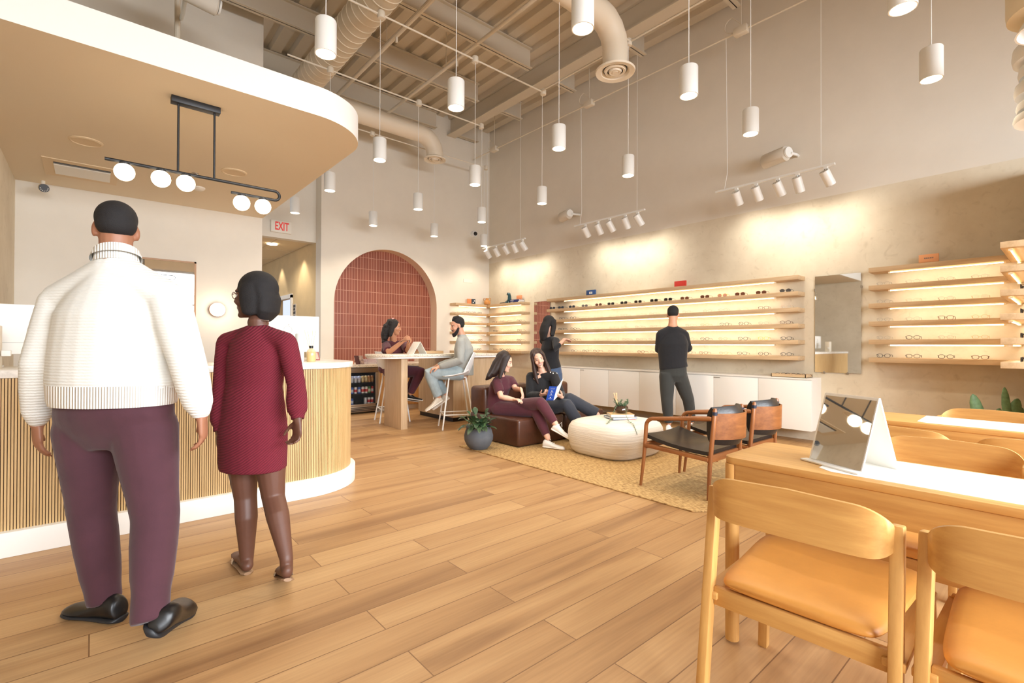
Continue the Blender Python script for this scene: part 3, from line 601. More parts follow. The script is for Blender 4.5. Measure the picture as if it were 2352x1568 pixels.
for r in range(5):
    for i, x in enumerate(CF[r]): put(KEY[KF[r][i]], (x, 8.70, ZB[r+1]), PI/2+.2, f'{LK[KF[r][i]]}, {NTH[i]} from left on the {ORD[r+1]} far-wall corner board', 'eyewear on the corner shelves')
    for i, y in enumerate(CR[r]): put(KEY[KR[r][i]], (6.775, y, ZB[r+1]), .1, f'{LK[KR[r][i]]}, {NTH[i]} from left on the {ORD[r+1]} right-wall corner board', 'eyewear on the corner shelves')
for r in range(1, 5):
    for i, x in enumerate((5.92, 6.10)): put(KEY['k'], (x, .30, ZB[r+1]), -PI/2, f'black eyeglasses seen side-on, {("at the near end", "behind the nearest pair")[i]} of the {ORD[r+1]} wing board', 'eyewear on the wing')

# ------------------------------------------------------------------ things on the shelves
def card(label, c, w_, h_, rz, col, inset=None, name='display_card'):
    t = thing(name, label, 'card', c, rz); MB().box(-.012, .012, -w_/2, w_/2, 0, h_).build('card', mat('card_'+'_'.join(map(str, col)), col, .6), t, local=True, bevel=.001)
    return t
t = card('plain red display card on top of the long display', (6.8, 3.945, 2.084), .19, .095, 0, (206, 58, 46))
t = card('blue display card with small white panel on the long display', (6.8, 5.70, 2.084), .21, .10, 0, (46, 82, 138)); MB().box(-.0145, -.011, -.035, .035, .03, .068).build('white_panel', M_WHITE, t, local=True); w = MB()
for z in (.055, .047, .039): w.box(-.0155, -.014, -.02, .02, z, z+.003)
w.build('print', MATS['card_46_82_138'], t, local=True)
t = card('peach display card with small grey print on the right display', (6.8, 1.03, 2.084), .165, .10, 0, (240, 172, 120)); w = MB()
for k in range(5): w.box(-.014, -.0115, -.04+.016*k, -.028+.016*k, .052, .066)
w.build('print', mat('grey_print', (150, 130, 116), .7), t, local=True); MB().box(-.016, -.011, -.0825, .0825, 0, .018).build('foot', mat('copper_foot', (206, 140, 84), .5), t, local=True)
t = thing('picture_frame', 'brown wooden frame standing on the wing at the right edge', 'frame', (6.0, .28, 2.084)); MB().box(5.985, 6.0, .1, .272, 2.084, 2.28).build('frame', M_WALNUTZ, t, bevel=.002)
t = card('orange and navy display card on the corner shelves', (6.32, 8.70, 2.084), .20, .115, PI/2-.1, (232, 140, 86)); MB().box(-.0145, -.010, -.10, .0, 0, .115).build('navy_panel', mat('navy_card', (40, 56, 70), .6), t, local=True); w = MB()
w.ball((-.0145, -.075, .075), .016, (.2, 1, 1), 12, 8); w.box(-.0152, -.0142, -.06, -.03, .03, .05); w.build('print', M_WHITE, t, local=True)
t = thing('two_handled_vase', 'ochre two-handled vase on the corner shelves', 'vase', (6.72, 8.64, 2.084)); vm = mat('ochre_glaze', (206, 142, 74), .5, noise=.1, nscale=30)
MB().lathe([(.045, 0), (.066, .012), (.075, .045), (.07, .085), (.05, .105), (.036, .115), (.038, .15), (.036, .152), (.03, .118)], (6.72, 8.64, 2.084), 24).build('body', vm, t, smooth=True)
for s in (-1, 1): MB().tube([(6.72+s*.033, 8.64-s*.03, 2.084+.148), (6.72+s*.06, 8.64-s*.052, 2.084+.15), (6.72+s*.062, 8.64-s*.054, 2.084+.115), (6.72+s*.05, 8.64-s*.044, 2.084+.09)], .006, 8).build('handle', vm, t, smooth=True)
t = thing('glasses_case', 'black glasses case lying on the corner shelves', 'case', (6.8, 8.2, 2.084)); MB().tube([(6.80, 8.28, 2.103), (6.80, 8.25, 2.103), (6.80, 8.13, 2.103), (6.80, 8.1, 2.103)], [(.014, .008), (.028, .017), (.028, .017), (.014, .008)], 14, side=(1, 0, 0)).build('case', M_BLACKP, t, smooth=True)
for i, (z, th, lab, dx) in enumerate(((2.084, .028, 'lower dark blue book lying on the corner shelves', 0), (2.112, .032, 'upper dark blue book lying on the corner shelves', .008))):
    t = thing('book', lab, 'book', (6.80, 7.72, z), .1*i, group='blue books on the corner shelves'); MB().box(-.08, .085, -.13, .13, 0, .004).box(-.08, .085, -.13, .13, th-.004, th).box(-.085, -.081, -.13, .13, 0, th).build('cover', mat('navy_cover', (38, 48, 108), .5), t, local=True)
    MB().box(-.081, .08, -.128, .126, .004, th-.004).build('pages', M_WHITE, t, local=True); w = MB()
    for k in range(7): w.box(-.0862, -.0848, .02+.013*k, .029+.013*k, th*.35, th*.65)
    w.build('spine_print', M_WHITE, t, local=True)
t = card('orange block card standing behind the books on the corner shelves', (6.875, 7.73, 2.145), .15, .10, 0, (236, 150, 100))
t = thing('dinosaur_figurine', 'teal glazed long-necked animal figurine beside the blue books', 'figurine', (6.74, 7.93, 2.084)); gm = mat('teal_glaze', (40, 74, 80), .2, noise=.25, nscale=40)
w = MB(); w.tube([(6.76, 7.99, 2.12), (6.75, 7.93, 2.125), (6.74, 7.89, 2.15), (6.74, 7.895, 2.23), (6.74, 7.91, 2.285), (6.74, 7.935, 2.29), (6.74, 7.965, 2.27)], [.03, .048, .044, .036, .03, .025, .018], 14, side=(1, 0, 0), round_=True)
for y in (7.98, 7.90):
    for x in (6.715, 6.775): w.cyl((x, y, 2.084), (x, y, 2.12), .02, seg=10)
w.build('figurine', gm, t, smooth=True)

# ------------------------------------------------------------------ low white cabinets under the long display
CY = [2.085, 2.708, 3.307, 3.889, 4.528, 5.138, 5.764, 6.40, 6.98]; XC, ZC0, ZC1 = 6.577, .16, .80
for i in range(8):
    y0, y1 = CY[i], CY[i+1]
    t = thing('base_cabinet', f'white handleless wall cabinet unit, {NTH[i]} from the right end of the row', 'cabinet', (XC, y0, ZC0), group='white cabinets under the long display')
    MB().box(XC+.02, XR, y0, y1, ZC0, ZC1-.016).build('carcass', M_WHITE, t); MB().box(XC, XC+.018, y0+.002, y1-.002, ZC0, ZC1-.03).build('door', M_WHITE, t, bevel=.0015)
    if i in (1, 5): MB().box(XC-.004, XC+.004, y1-.09, y1+.0, ZC1-.05, ZC1-.044).build('finger_pull', M_STEEL, t)
t = thing('worktop', 'thin white worktop over the row of low wall cabinets', 'worktop', (XC, 2.085, .784)); MB().box(XC+.001, XR, 2.085, 6.98, ZC1-.016, ZC1).build('top', M_WHITE, t)
def tray(label, c, rz, L_=.40, w_=.24, n=3):
    t = thing('display_tray', label, 'tray', c, rz); w = MB(); w.box(-w_/2, w_/2, -L_/2, L_/2, 0, .006)
    for a in ((-w_/2, -w_/2+.008, -L_/2, L_/2), (w_/2-.008, w_/2, -L_/2, L_/2), (-w_/2, w_/2, -L_/2, -L_/2+.008), (-w_/2, w_/2, L_/2-.008, L_/2)): w.box(*a, 0, .042)
    w.build('tray', M_OAKY, t, local=True); return t
tray('wooden frame tray with dark eyewear on the white worktop by the wall mirror', (6.73, 2.36, .80), 0)
for i, y in enumerate((2.24, 2.36, 2.48)): put(KEY['k'], (6.70, y, .806), .3*i-.2, f'black eyeglasses in the worktop tray, {("right", "middle", "left")[i]} pair', 'eyewear in the worktop tray')
# ------------------------------------------------------------------ reception counter
def path_off(d):
    """outer line of the counter, moved inwards by d: along the front, round the corner, along the side"""
    r = .50-d; c = (1.30, 4.44)
    return [(-1.3, 3.94+d)]+[(1.30+r*math.sin(PI/2*i/20), 4.44-r*math.cos(PI/2*i/20)) for i in range(21)]+[(1.80-d, 6.3)]
def resample(pts, step):
    out = []; acc = 0
    for (x0, y0), (x1, y1) in zip(pts, pts[1:]):
        L_ = math.hypot(x1-x0, y1-y0); d = acc
        while d < L_: out.append((x0+(x1-x0)*d/L_, y0+(y1-y0)*d/L_, math.atan2(y1-y0, x1-x0))); d += step
        acc = d-L_
    return out
t = thing('reception_counter', 'reception counter clad in thin vertical oak slats, rounded at its right end', 'counter', (.3, 4.2, 0))
MB().prism(path_off(.012)+[(1.2, 6.3), (1.2, 4.5), (-1.3, 4.5)], .13, 1.0).build('core', mat('slat_backing', (96, 70, 44), .8), t)
w = MB()
for x, y, a in resample(path_off(.006), .0132):
    d = V((math.cos(a), math.sin(a), 0)); n = V((d.y, -d.x, 0)); c = V((x, y, 0))
    p = [c-d*.0046+n*-.006, c+d*.0046+n*-.006, c+d*.0046+n*.006, c-d*.0046+n*.006]
    w.add([q+V((0, 0, z)) for z in (.14, .998) for q in p], [(0, 1, 5, 4), (1, 2, 6, 5), (2, 3, 7, 6), (3, 0, 4, 7)])
w.build('slat_cladding', wood('slat_oak', (214, 182, 130), (192, 158, 106), 'z', .5), t)
MB().prism(path_off(-.04)+[(1.2, 6.3), (1.2, 4.5), (-1.3, 4.5)], .0, .14).build('plinth', mat('plinth_white', (240, 240, 236), .45), t, bevel=.004)
MB().prism(path_off(-.018)+[(1.15, 6.32), (1.15, 4.55), (-1.3, 4.55)], 1.0, 1.046).build('countertop', M_MARBLE, t, bevel=.004)
# things on the counter
def computer(label, c, rz):
    t = thing('desktop_computer', label, 'computer', c, rz)
    MB().box(-.27, .27, -.012, .012, .08, .40).build('screen_housing', M_WHITE, t, local=True, bevel=.006)
    MB().box(-.26, .26, .0115, .0128, .11, .39).build('screen', M_BLACKP, t, local=True)
    MB().box(-.27, .27, -.0128, -.0115, .153, .156).build('chin_line', mat('grey_line', (176, 174, 170), .5), t, local=True)
    MB().bar((0, 0, .10), (0, .09, .006), .16, .008, (1, 0, 0)).box(-.09, .09, -.03, .13, 0, .008).build('stand', M_WHITEM, t, local=True)
    w = MB()                                       # the maker's mark: a rounded fruit outline with a leaf
    def blob(q, r1): return [V((math.cos(a)*r1*(1-.16*max(0, math.sin(a))**6-.1*max(0, -math.sin(a))**10), -.0135, .275+math.sin(a)*r1*1.02+q)) for a in [2*PI*i/28 for i in range(28)]]
    w.tube(blob(0, .034), .0022, 6, closed=True); w.tube([(0, -.0135, .315), (.006, -.0135, .322), (.014, -.0135, .33)], [.002, .004, .001], 6)
    w.build('logo', MATS['grey_line'], t, local=True)
    return t
computer('white desktop computer seen from behind, beside the reed diffuser', (1.30, 4.52, 1.046), .0)
computer('white desktop computer seen from behind, at the left edge of the counter', (-.52, 4.42, 1.046), 0)
t = thing('display_tower', 'pale box unit at the left edge of the counter', 'box', (-.46, 4.16, 1.046)); MB().box(-.56, -.405, 4.1, 4.2, 1.046, 1.30).build('tower', mat('cream_plastic', (226, 218, 202), .5), t, bevel=.004); MB().box(-.40, -.36, 4.1, 4.14, 1.12, 1.155).build('plug', M_WHITE, t, bevel=.004)
t = thing('water_bottle', 'tall pale grey tumbler in front of the counter computer', 'bottle', (1.32, 4.25, 1.046)); MB().lathe([(.03, 0), (.034, .01), (.036, .2), (.036, .235), (.03, .24), (.005, .24)], (1.32, 4.25, 1.046), 20).build('bottle', mat('pale_grey', (206, 212, 210), .45), t, smooth=True)
t = thing('reed_diffuser', 'amber reed diffuser bottle with black collar on the counter', 'reed diffuser', (1.43, 4.30, 1.046)); c = (1.43, 4.30, 1.046)
MB().lathe([(.034, 0), (.038, .006), (.038, .085), (.028, .105), (.014, .112), (.014, .12)], c, 22).build('bottle', mat('amber_glass', (232, 206, 150), .1, alpha=.55, spec=.8), t, smooth=True)
MB().lathe([(.002, .004), (.034, .004), (.034, .066), (.002, .066)], c, 18).build('fluid', mat('amber_fluid', (226, 192, 120), .2), t); MB().lathe([(.017, .116), (.017, .138), (.012, .138)], c, 18).build('collar', M_BLACKP, t)
for a, b in ((-.05, .0), (.012, .01), (.03, -.01), (-.02, .02)): MB().cyl((c[0], c[1], c[2]+.06), (c[0]+a*1.15, c[1]+b, c[2]+.27), .0016, seg=6).build('reed', mat('reed_wood', (206, 176, 124), .7), t)
t = thing('card_holder', 'slanted pink and brown photo card stand on the counter end', 'card stand', (1.57, 4.62, 1.046), .2)
w = MB(); w.add([(-.055, 0, 0), (.055, 0, 0), (.055, .035, .085), (-.055, .035, .085), (-.055, .006, 0), (.055, .006, 0), (.055, .041, .085), (-.055, .041, .085)], [(0, 1, 2, 3), (4, 7, 6, 5), (0, 4, 5, 1), (3, 2, 6, 7), (0, 3, 7, 4), (1, 5, 6, 2)]); w.build('card', mat('mauve_card', (150, 92, 84), .5), t, local=True)
w = MB().add([(-.04, -.001, .012), (.04, -.001, .012), (.04, .026, .072), (-.04, .026, .072)], [(0, 1, 2, 3)]); w.build('picture', mat('pink_print', (214, 164, 148), .5), t, local=True)
t = thing('figurine', 'tiny pink animal figurine at the far end of the counter', 'figurine', (1.62, 5.7, 1.046)); MB().ball((1.62, 5.7, 1.066), .022, (1, 1.5, .9)).ball((1.62, 5.67, 1.10), .014).build('figurine', mat('pale_pink', (226, 180, 160), .6), t, smooth=True)
# ------------------------------------------------------------------ back counter in the arch, fridge and cans
t = thing('back_counter', 'terrazzo-topped back counter running under the tiled arch', 'counter', (4.0, 8.2, 0))
MB().box(2.9, 5.02, 7.98, 8.82, .80, .846).box(3.345, 5.5, 8.82, 9.07, .80, .846).build('countertop', M_TERRAZZO, t)
MB().box(4.985, 5.02, 7.98, 8.82, .846, .98).build('side_splash', M_TERRAZZO, t)
MB().box(3.83, 5.0, 8.04, 8.8, .09, .80).build('carcass', M_OAKZ, t); MB().box(3.83, 5.0, 8.1, 8.8, 0, .09).box(2.9, 3.19, 8.1, 8.8, 0, .8).build('toe_kick', mat('kick_white', (220, 212, 198), .6), t)
for x0, x1 in ((3.86, 4.235), (4.24, 4.615), (4.62, 4.995)):
    d = MB().box(x0, x1, 8.02, 8.04, .1, .79).build('door', wood('cabinet_oak', (206, 160, 102), (184, 136, 80), 'z', .45), t, bevel=.002); MB().box(x0+.14, x0+.2, 8.012, 8.021, .755, .775).build('finger_pull', M_BLACKP, d)
t = thing('drinks_fridge', 'built-in black drinks fridge with steel trim under the back counter', 'fridge', (3.5, 8.3, 0))
w = MB()
for b in ((3.2, 3.83, 8.69, 8.72, .03, .79), (3.2, 3.22, 8.08, 8.7, .03, .79), (3.81, 3.83, 8.08, 8.7, .03, .79), (3.2, 3.83, 8.08, 8.7, .77, .79), (3.2, 3.83, 8.08, 8.7, .03, .13)): w.box(*b)
w.build('cabinet', mat('fridge_black', (14, 14, 16), .5), t)
w = MB()
for b in ((3.2, 3.83, 8.03, 8.07, .705, .79), (3.78, 3.83, 8.03, 8.07, .03, .705), (3.2, 3.83, 8.03, 8.07, .13, .165), (3.2, 3.225, 8.03, 8.07, .13, .705), (3.2, 3.83, 8.03, 8.07, .03, .13)): w.box(*b)
fd = w.build('door_frame', mat('brushed_steel', (150, 132, 112), .4, metal=.7), t, bevel=.002); MB().box(3.22, 3.785, 8.048, 8.054, .16, .71).build('door_glass', mat('fridge_glass', (60, 66, 72), .03, alpha=.14, spec=.8), fd)
w = MB()
for z in (.05, .075, .10): w.box(3.24, 3.8, 8.026, 8.031, z, z+.01)
w.build('grille', M_BLACKP, t); MB().box(3.3, 3.315, 8.024, 8.031, .112, .128).build('lock', M_STEEL, t)
for z in (.525, .335, .145): MB().box(3.22, 3.81, 8.1, 8.68, z-.012, z-.002).build('rack', M_BLACKP, t)
MB().box(3.45, 3.62, 8.09, 8.11, .755, .769).build('blue_lamp', mat('blue_led', (60, 60, 255), .4, emit=6, ecol=(50, 60, 255)), t)
light('fridge_light', 'AREA', (3.5, 8.16, .755), 1.6, (.75, .82, 1), aim=(3.5, 8.25, 0), size=.4, size_y=.05)
def can(cols):
    t = thing('drink_can', '', 'can'); m = [mat('can_%d_%d_%d' % c, c, .3, metal=.3) for c in cols]
    MB().lathe([(.022, 0), (.029, .007), (.029, .108), (.023, .118), (.02, .116)], seg=18).build('can', m[0], t, smooth=True, local=True)
    MB().lathe([(.0293, .03), (.0293, .078)], seg=18).build('label_band', m[1], t, smooth=True, local=True); MB().lathe([(.002, .115), (.022, .116), (.022, .119), (.002, .1165)], seg=14).build('lid', M_STEEL, t, local=True)
    return tree(t)
CANS = {}
CC = {'pale grey': ((196, 198, 200), (216, 214, 210)), 'cream and gold': ((206, 176, 110), (226, 206, 150)), 'amber': ((188, 130, 74), (208, 160, 100)), 'white and red': ((226, 220, 214), (196, 60, 60)), 'blue': ((58, 92, 168), (200, 210, 226)), 'green': ((70, 120, 66), (200, 206, 190)), 'red': ((180, 44, 40), (210, 200, 190))}
def putcan(k, x, z, lab):
    if k not in CANS: CANS[k] = can(CC[k]); o = CANS[k][0]; o.location = (x, 8.16, z); o['label'] = lab; o['group'] = 'drink cans in the fridge'
    else: dup(CANS[k], (x, 8.16, z), 0, lab, 'drink cans in the fridge')
for r, (z, xs, ks) in enumerate(((.525, [3.40, 3.465, 3.53, 3.595, 3.66, 3.715, 3.772], ['pale grey']*3+['cream and gold']*2+['amber']*2), (.335, [3.40, 3.465, 3.53, 3.595, 3.66, 3.715, 3.772], ['blue', 'white and red', 'blue', 'white and red', 'white and red', 'green', 'red']), (.145, [3.40, 3.645, 3.71, 3.772], ['blue', 'pale grey', 'white and red', 'white and red']))):
    for i, (x, k) in enumerate(zip(xs, ks)): putcan(k, x, z, f'{k} drink can, {NTH[i]} from left on the {("top", "middle", "bottom")[r]} fridge rack')
for lab, x, y, rz, sz, col in (('small dark snack packet lying on the back counter', 3.36, 8.22, .3, (.12, .06, .055), (32, 36, 44)), ('small orange and red snack box on the back counter', 3.44, 8.30, .1, (.09, .05, .06), (206, 120, 84)), ('tiny white snack box with orange dot on the back counter', 3.36, 8.12, .0, (.06, .04, .035), (236, 224, 206))):
    t = thing('snack_box', lab, 'snack box', (x, y, .846), rz); MB().box(-sz[0]/2, sz[0]/2, -sz[1]/2, sz[1]/2, 0, sz[2]).build('box', mat('box_%d' % col[0], col, .5), t, local=True, bevel=.004)
for i, (lab, x) in enumerate((('dark brochure standing in a holder on the back counter', 3.50), ('colour photo brochure standing right of the dark one', 3.575))):
    t = thing('brochure', lab, 'brochure', (x, 8.12, .846), .15); w = MB(); w.add([(-.04, 0, 0), (.04, 0, 0), (.03, .05, .15), (-.05, .05, .15), (-.04, .012, 0), (.04, .012, 0), (.03, .062, .15), (-.05, .062, .15)], [(0, 1, 2, 3), (4, 7, 6, 5), (0, 4, 5, 1), (3, 2, 6, 7), (0, 3, 7, 4), (1, 5, 6, 2)])
    w.build('brochure', [mat('brochure_dark', (70, 30, 30), .4), mat('brochure_photo', (200, 168, 150), .4, noise=.7, nscale=22, rgb2=(70, 50, 60))][i], t, local=True)
t = thing('acrylic_tray', 'low clear acrylic tray on the back counter', 'tray', (3.9, 8.3, .846)); w = MB()
for b in ((3.7, 4.15, 8.2, 8.206), (3.7, 4.15, 8.44, 8.446), (3.7, 3.706, 8.2, 8.446), (4.144, 4.15, 8.2, 8.446)): w.box(*b, .846, .93)
w.box(3.7, 4.15, 8.2, 8.446, .846, .851); w.build('tray', mat('acrylic', (206, 196, 204), .05, alpha=.3, spec=.8), t)
# ------------------------------------------------------------------ bar table
t = thing('bar_table', 'high terrazzo bar table with slab leg and oak end cabinet', 'table', (3.9, 6.4, 0))
w = MB(); pl = [(5.1, 6.08), (5.1, 6.78), (3.2, 6.78)]+[(3.2-.30*math.sin(PI*i/16), 6.43+.35*math.cos(PI*i/16)) for i in range(1, 16)]+[(3.2, 6.08)]
w.prism(pl, 1.022, 1.056); w.build('tabletop', M_TERRAZZO, t, bevel=.004)
pl2 = [(x if x > 5 else x+.02, 6.43+(y-6.43)*.95) for x, y in pl]
MB().prism(pl2, .998, 1.022).build('sub_top', M_WHITE, t); MB().box(3.283, 3.383, 6.17, 6.69, 0, .998).build('slab_leg', wood('leg_oak', (206, 178, 142), (186, 156, 120), 'z', .5), t, bevel=.002)
w = MB(); w.box(4.21, 5.1, 6.25, 7.3, .07, .998); w.build('end_cabinet', MATS['leg_oak_z'], t); MB().box(4.24, 5.07, 6.3, 7.3, 0, .07).build('toe_kick', M_BLACKP, t)
def tent(name, label, c, rz, w_, h_, spread, wm, front, lip=True):
    t = thing(name, label, 'mirror', c, rz); h2 = spread
    def slab(w, y0, y1, x_off=0, th=.006): w.add([(-w_/2, y0, 0), (w_/2, y0, 0), (w_/2, y1, h_), (-w_/2, y1, h_), (-w_/2, y0+th, 0), (w_/2, y0+th, 0), (w_/2, y1+th, h_), (-w_/2, y1+th, h_)], [(0, 1, 2, 3), (4, 7, 6, 5), (0, 4, 5, 1), (3, 2, 6, 7), (0, 3, 7, 4), (1, 5, 6, 2)])
    w = MB(); slab(w, -h2, -.003); slab(w, h2, -.001); w.box(-w_/2, w_/2, -h2, h2, 0, .003); w.build('stand', wm, t, local=True)
    if lip: MB().box(-w_/2-.012, w_/2+.012, -h2-.03, -h2+.004, 0, .007).build('lip', wm, t, local=True, bevel=.002)
    b = .008; w = MB(); e = .0012
    def pt(x, f): return (x, -h2+(h2-.003)*f-e, h_*f)
    w.add([pt(-w_/2+b, .035), pt(w_/2-b*.6, .035), pt(w_/2-b*.6, .965), pt(-w_/2+b, .965)], [(0, 1, 2, 3)])
    w.build('mirror_glass', front, t, local=True); return t
tent('tabletop_mirror', 'white tented tabletop mirror on the bar table before the woman', (3.62, 6.33, 1.056), PI/2, .20, .18, .11, M_WHITE, M_MIRROR, False)
tray('wooden tray holding dark eyewear on the bar table between the seated pair', (3.93, 6.52, 1.056), PI/2-.1, .40, .22)
for i, x in enumerate((3.82, 3.93, 4.04)): put(KEY['k'], (x, 6.50, 1.062), .4*i+2, f'black eyeglasses in the bar table tray, {("left", "middle", "right")[i]} pair', 'eyewear in the bar table tray')
# ------------------------------------------------------------------ bar stools
def stool(label, c, rz):
    t = thing('bar_stool', label, 'bar stool', c, rz, group='white shell bar stools'); m = mat('shell_plastic', (232, 232, 232), .4)
    # shell: seat sweeping up into the back; faces +X
    R = []; prof = [(.21, .752, .17, .006), (.19, .75, .20, .012), (.08, .74, .225, .035), (-.06, .735, .235, .07), (-.15, .75, .24, .115), (-.20, .81, .238, .135), (-.225, .89, .23, .12), (-.245, .98, .215, .09), (-.262, 1.06, .19, .06), (-.268, 1.085, .16, .05)]
    n = 12
    def sk(o): return [[V((x+cup*abs(s)**2.2*min(1, max(0, (z-.742)/.06)), s*hw, z+cup*abs(s)**2.2*(1-min(1, max(0, (z-.742)/.06)))))+o(i) for s in [(-1+2*j/n) for j in range(n+1)]] for i, (x, z, hw, cup) in enumerate(prof)]
    a = sk(lambda i: V((0, 0, 0))); b = sk(lambda i: V((-.004 if i > 4 else 0, 0, -.012 if i < 6 else 0))+V((-.009 if i > 3 else 0, 0, 0)))
    w = MB(); m_ = len(prof); vs = [p for r in a for p in r]+[p for r in b for p in r]; k = n+1; off = m_*k; f = []
    for i in range(m_-1):
        for j in range(n): f += [(i*k+j, i*k+j+1, (i+1)*k+j+1, (i+1)*k+j), (off+i*k+j, off+(i+1)*k+j, off+(i+1)*k+j+1, off+i*k+j+1)]
        for j in (0, n): f.append((i*k+j, (i+1)*k+j, off+(i+1)*k+j, off+i*k+j))
    for i in (0, m_-1): f += [(i*k+j, i*k+j+1, off+i*k+j+1, off+i*k+j) for j in range(n)]
    w.add(vs, f); w.build('seat_shell', m, t, local=True, smooth=True)
    ft = [(.22, .2), (.22, -.2), (-.24, -.2), (-.24, .2)]; tp = [(.12, .12), (.12, -.12), (-.12, -.12), (-.12, .12)]
    for (x, y), (u_, v_) in zip(ft, tp): MB().tube([(u_, v_, .735), (x, y, 0)], .0115, 10).build('leg', M_WHITEM, t, local=True)
    MB().box(-.13, .13, -.13, -.115, .722, .737).box(-.13, .13, .115, .13, .722, .737).build('under_frame', M_WHITEM, t, local=True)
    r = [(u_+(x-u_)*.72, v_+(y-v_)*.72, .205) for (x, y), (u_, v_) in zip(ft, tp)]; w = MB()
    for p, q in zip(r, r[1:]+r[:1]): w.cyl(p, q, .008, seg=8)
    w.build('foot_ring', M_WHITEM, t, local=True); return t
STA = stool('white shell bar stool under the man in grey, nearest the planter', (3.99, 5.86, 0), PI-.42)
STB = stool('white shell bar stool under the woman behind the bar table', (3.58, 7.0, 0), -.25)
# ------------------------------------------------------------------ rug, sofa, pouf, planter
def _jute(N, L, b):
    tc = N.new('ShaderNodeTexCoord'); mp = N.new('ShaderNodeMapping'); mp.inputs['Scale'].default_value = (110, 26, 1); L.new(tc.outputs['Object'], mp.inputs['Vector'])
    n = N.new('ShaderNodeTexNoise'); n.inputs['Scale'].default_value = 1; n.inputs['Detail'].default_value = 3; L.new(mp.outputs[0], n.inputs['Vector'])
    r = N.new('ShaderNodeValToRGB'); e = r.color_ramp.elements; e[0].position = .32; e[0].color = lin(142, 108, 64); e[1].position = .62; e[1].color = lin(212, 178, 122); L.new(n.outputs[0], r.inputs[0]); L.new(r.outputs[0], b.inputs['Base Color'])
    bp = N.new('ShaderNodeBump'); bp.inputs['Strength'].default_value = .5; bp.inputs['Distance'].default_value = .01; L.new(n.outputs[0], bp.inputs['Height']); L.new(bp.outputs[0], b.inputs['Normal'])
M_JUTE = tex_mat('jute', _jute, .95)
rg = MB().prism([(3.36, 1.73), (5.05, 1.73), (5.12, 1.80), (5.12, 4.72), (3.27, 4.73), (3.27, 1.80)], .0, .011).build('rug', M_JUTE, bevel=.004); tag(rg, 'flat woven natural jute rug under the sofa, pouf and armchairs', 'rug')
M_LEATHER = mat('brown_leather', (74, 42, 28), .34, noise=.25, nscale=9, bump=.12, bscale=40)
t = thing('sofa', 'low dark brown leather sofa with the two seated women', 'sofa', (4.5, 4.7, .011))
def cushion(x0, x1, y0, y1, z0, z1, name, r=.05):
    return MB().box(x0, x1, y0, y1, z0, z1).build(name, M_LEATHER, t, bevel=r, bseg=4)
for x0, x1 in ((3.714, 4.49), (4.495, 5.27)):
    cushion(x0, x1, 4.187, 5.14, .012, .335, 'seat', .035); cushion(x0, x1, 4.83, 5.14, .335, .668, 'backrest', .05)
M_POUF = mat('pouf_weave', (230, 224, 213), .9, noise=.10, nscale=14, stretch=(.25, .25, 5), bump=1.0)
t = thing('pouf', 'large off-white ribbed woven pouf used as coffee table', 'pouf', (4.43, 3.36, .011)); w = MB(); R = []
def sup(a, b, e, z, n=56): return [V((4.43+a*math.copysign(abs(math.cos(q))**(2/e), math.cos(q)), 3.36+b*math.copysign(abs(math.sin(q))**(2/e), math.sin(q)), z+.011)) for q in [2*PI*i/n for i in range(n)]]
pr = [(.30, 0), (.40, .004), (.43, .03), (.452, .09), (.465, .16), (.47, .225), (.46, .285), (.435, .33), (.385, .355), (.28, .368), (.12, .372), (.02, .373)]
R = [sup(a, a*.93, 3.6, z) for a, z in pr]
w.rings(R); w.build('cushion', M_POUF, t, smooth=True)
# books and bowl on the pouf
PZ = .384
for i, (lab, z, th, L_, wd, col, rz) in enumerate((('thin orange book at the bottom of the pouf stack', PZ-.006, .012, .27, .2, (214, 104, 62), .12), ('blue book in the middle of the pouf stack', PZ+.006, .022, .29, .22, (78, 112, 146), .32), ('white-paged book on top of the pouf stack', PZ+.028, .03, .26, .19, (214, 176, 124), .10))):
    t = thing('book', lab, 'book', (4.44, 3.30, z), rz-.75, group='books on the pouf'); m = mat('cover_%d_%d' % col[:2], col, .5)
    MB().box(-L_/2, L_/2, -wd/2, wd/2, 0, .003).box(-L_/2, L_/2, -wd/2, wd/2, th-.003, th).box(-L_/2, L_/2, wd/2-.002, wd/2+.001, 0, th).build('cover', m, t, local=True); MB().box(-L_/2+.004, L_/2-.004, -wd/2+.004, wd/2-.003, .003, th-.003).build('pages', M_WHITE, t, local=True)
BZ = PZ+.058
t = thing('potted_succulent', 'trailing green plant in a smoky glass bowl on the pouf books', 'plant', (4.47, 3.31, BZ)); gm = mat('sage_leaf', (112, 142, 108), .6, noise=.3, nscale=20); c0 = V((4.47, 3.31, BZ))
MB().lathe([(.03, 0), (.055, .006), (.078, .035), (.075, .07), (.06, .085), (.055, .083), (.07, .066), (.072, .036), (.05, .012)], c0, 24).build('bowl', mat('smoky_glass', (84, 60, 46), .05, alpha=.65, spec=.9), t, smooth=True)
MB().lathe([(.002, .012), (.05, .014), (.066, .04), (.062, .062), (.002, .07)], c0, 16).build('soil', mat('soil', (66, 46, 34), .95), t)
def leaf(w, p, d, L_, wd, up=V((0, 0, 1)), bend=.2, fold=.15):
    d = d.normalized(); s_ = d.cross(up); s_ = s_.normalized() if s_.length > .01 else V((1, 0, 0)); n_ = s_.cross(d); vs = []; N_ = 6
    for i in range(N_+1):
        f = i/N_; a = wd*math.sin(PI*min(1, f*.93+.06))**.8; q = p+d*L_*f-up*bend*L_*f*f
        vs += [q-s_*a+n_*fold*a, q, q+s_*a+n_*fold*a]
    w.add(vs, [(3*i+j, 3*i+j+1, 3*i+j+4, 3*i+j+3) for i in range(N_) for j in (0, 1)])
w = MB(); rnd = random.Random(3)
